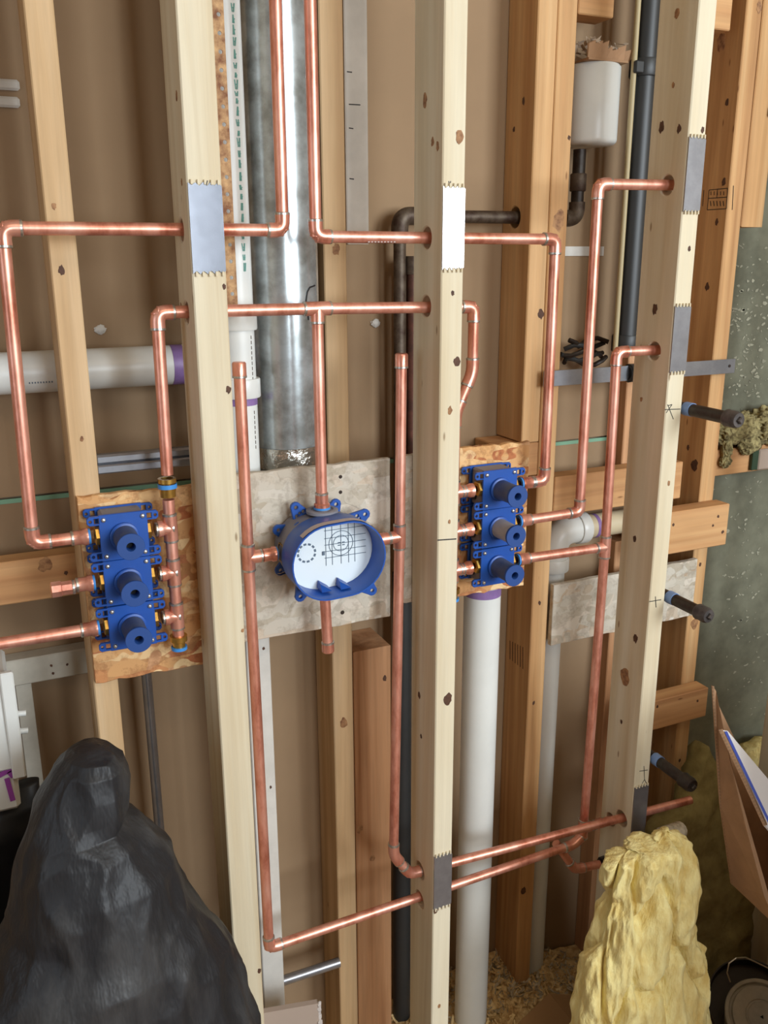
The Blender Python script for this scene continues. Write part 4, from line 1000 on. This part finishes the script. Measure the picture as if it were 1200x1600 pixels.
# round tin lid at lower right
t = thing('metal_pail', 'round metal pail with wire handle in the lower right corner', 'pail', at(1190, 1590, -.12))
c = at(1192, 1590, -.14); ax = Vector((-.30, -.42, .86)).normalized()
MB().lathe(c, ax, [(-.10, .060), (-.004, .072), (0, .0735), (.002, .072), (.002, .066), (-.004, .0645), (-.004, .060), (.003, .0585), (.003, .034), (.001, .0325), (.001, .0295), (.003, .028), (.003, 0)], 64).build('lid', m_tin, t, .5)
MB().lathe(c-ax*.03+Vector((.02, .035, 0)), ax, [(-.04, .088), (0, .093), (.001, .093), (.001, .09), (-.02, .086), (-.02, 0)], 64).build('rim', plain('dark_tin', rgb(70, 64, 58), .5, .6, .3, 20), t, .5)
u = ax.cross(Vector((0, 0, 1))).normalized(); w_ = ax.cross(u)
hp = []
a0 = at(1139, 1531, -.14); pts_px = [(1141, 1534, -.15), (1136, 1520, -.16), (1139, 1505, -.17), (1150, 1497, -.175), (1165, 1496, -.175), (1180, 1503, -.17), (1205, 1515, -.16)]
MB().tube([at(*q) for q in pts_px], .0013, 8).build('wire_handle', m_wire, t)
MB().lathe(c+ax*.003+u*.002, ax, [(0, .004), (.0015, .004), (.0015, 0)], 3, False).build('embossed_mark', m_black, t)

# debris on floor: shavings heap
mb = MB(); n = 60; vs = []
HX0, HX1, HY0, HY1 = .42, 1.32, .03, .285
def hgt(x, y): return max(0.002, .085*math.exp(-((x-.84)/.24)**2)*(.8+.2*(y-HY0)/(HY1-HY0))+.020*noise.fractal(Vector((x*18, y*18, 0)), .8, 2, 4)*math.exp(-((x-.88)/.34)**2)+.004)
for i in range(n):
    for j in range(28):
        x = HX0+(HX1-HX0)*i/(n-1); y = HY0+(HY1-HY0)*j/27; e = min(i, n-1-i, j+3, 99); vs.append((x, y, hgt(x, y) if e > 0 else .001))
mb.add(vs, [(i*28+j, (i+1)*28+j, (i+1)*28+j+1, i*28+j+1) for i in range(n-1) for j in range(27)], True)
hp = mb.build('sawdust_heap', m_shav); tag(hp, 'heap of pale sawdust and shavings on floor behind the studs', 'debris', kind='stuff')
for (nm, mt, cnt, lab_, mx, yr) in (('wood_shavings', m_shav, 1500, 'tan curled wood shavings lying on the sawdust heap', .86, (.04, .27)), ('paper_scraps', m_shav2, 700, 'pale grey scraps scattered on the sawdust around the white drain pipe', .88, (.14, .28))):
    mb = MB()
    for k in range(cnt):
        x = random.gauss(mx, .17); y = random.uniform(*yr)
        if not HX0+.02 < x < HX1-.02: continue
        z = hgt(x, y)+random.uniform(0, .010); L_ = random.uniform(.004, .013); wd = random.uniform(.002, .006)
        d = Vector((random.uniform(-1, 1), random.uniform(-1, 1), random.uniform(-.6, .6))).normalized(); s = d.cross(Vector((random.uniform(-.4, .4), random.uniform(-.4, .4), 1))).normalized()
        up = d.cross(s); c = Vector((x, y, z)); cv = random.uniform(.1, .5)*L_; vs = []
        for f in (-1, -.3, .3, 1):
            q = c+d*L_*f+up*cv*(1-f*f); vs += [q-s*wd/2, q+s*wd/2]
        mb.add(vs, [(0, 1, 3, 2), (2, 3, 5, 4), (4, 5, 7, 6)], True)
    tag(mb.build(nm, mt), lab_, 'debris', kind='stuff')
# brown paper scrap on floor at right of heap
tag(slab('cardboard_scrap', None, None, [at(808, 1600, .06), at(858, 1552, .10), at(905, 1556, .10), at(948, 1600, .04), at(930, 1640, .0), at(820, 1640, .02)], .003, plain('brown_kraft', rgb(168, 132, 92), .9), 0), 'flat brown cardboard scrap on the sawdust at bottom right of centre', 'cardboard')
# drywall scrap bottom centre left
t = thing('wallboard_scrap', 'broken grey wallboard offcut leaning at bottom edge right of the left stud', 'wallboard', at(445, 1600, .02))
a, b, c2, d2 = at(384, 1588, .02), at(497, 1568, .06), at(500, 1640, .06), at(384, 1660, .02)
n_ = Vector((-.2, -1, .15)).normalized()
sheet2 = MB().add([a, b, c2, d2, a-n_*.012, b-n_*.012, c2-n_*.012, d2-n_*.012], [(0, 1, 2, 3), (4, 7, 6, 5), (0, 4, 5, 1), (1, 5, 6, 2), (2, 6, 7, 3), (3, 7, 4, 0)]).build('sheet', m_scrap, t)
mb = MB()
for k in range(26):
    f = k/25; p = b*(1-f)+c2*f+Vector((random.uniform(0, .004), random.uniform(-.001, .008), random.uniform(-.002, .003))); r = random.uniform(.003, .006)
    bm = bmesh.new(); bmesh.ops.create_icosphere(bm, subdivisions=1, radius=r, matrix=Matrix.Translation(p)); mb.bm(bm)
mb.build('gypsum_edge', m_gyp, t)
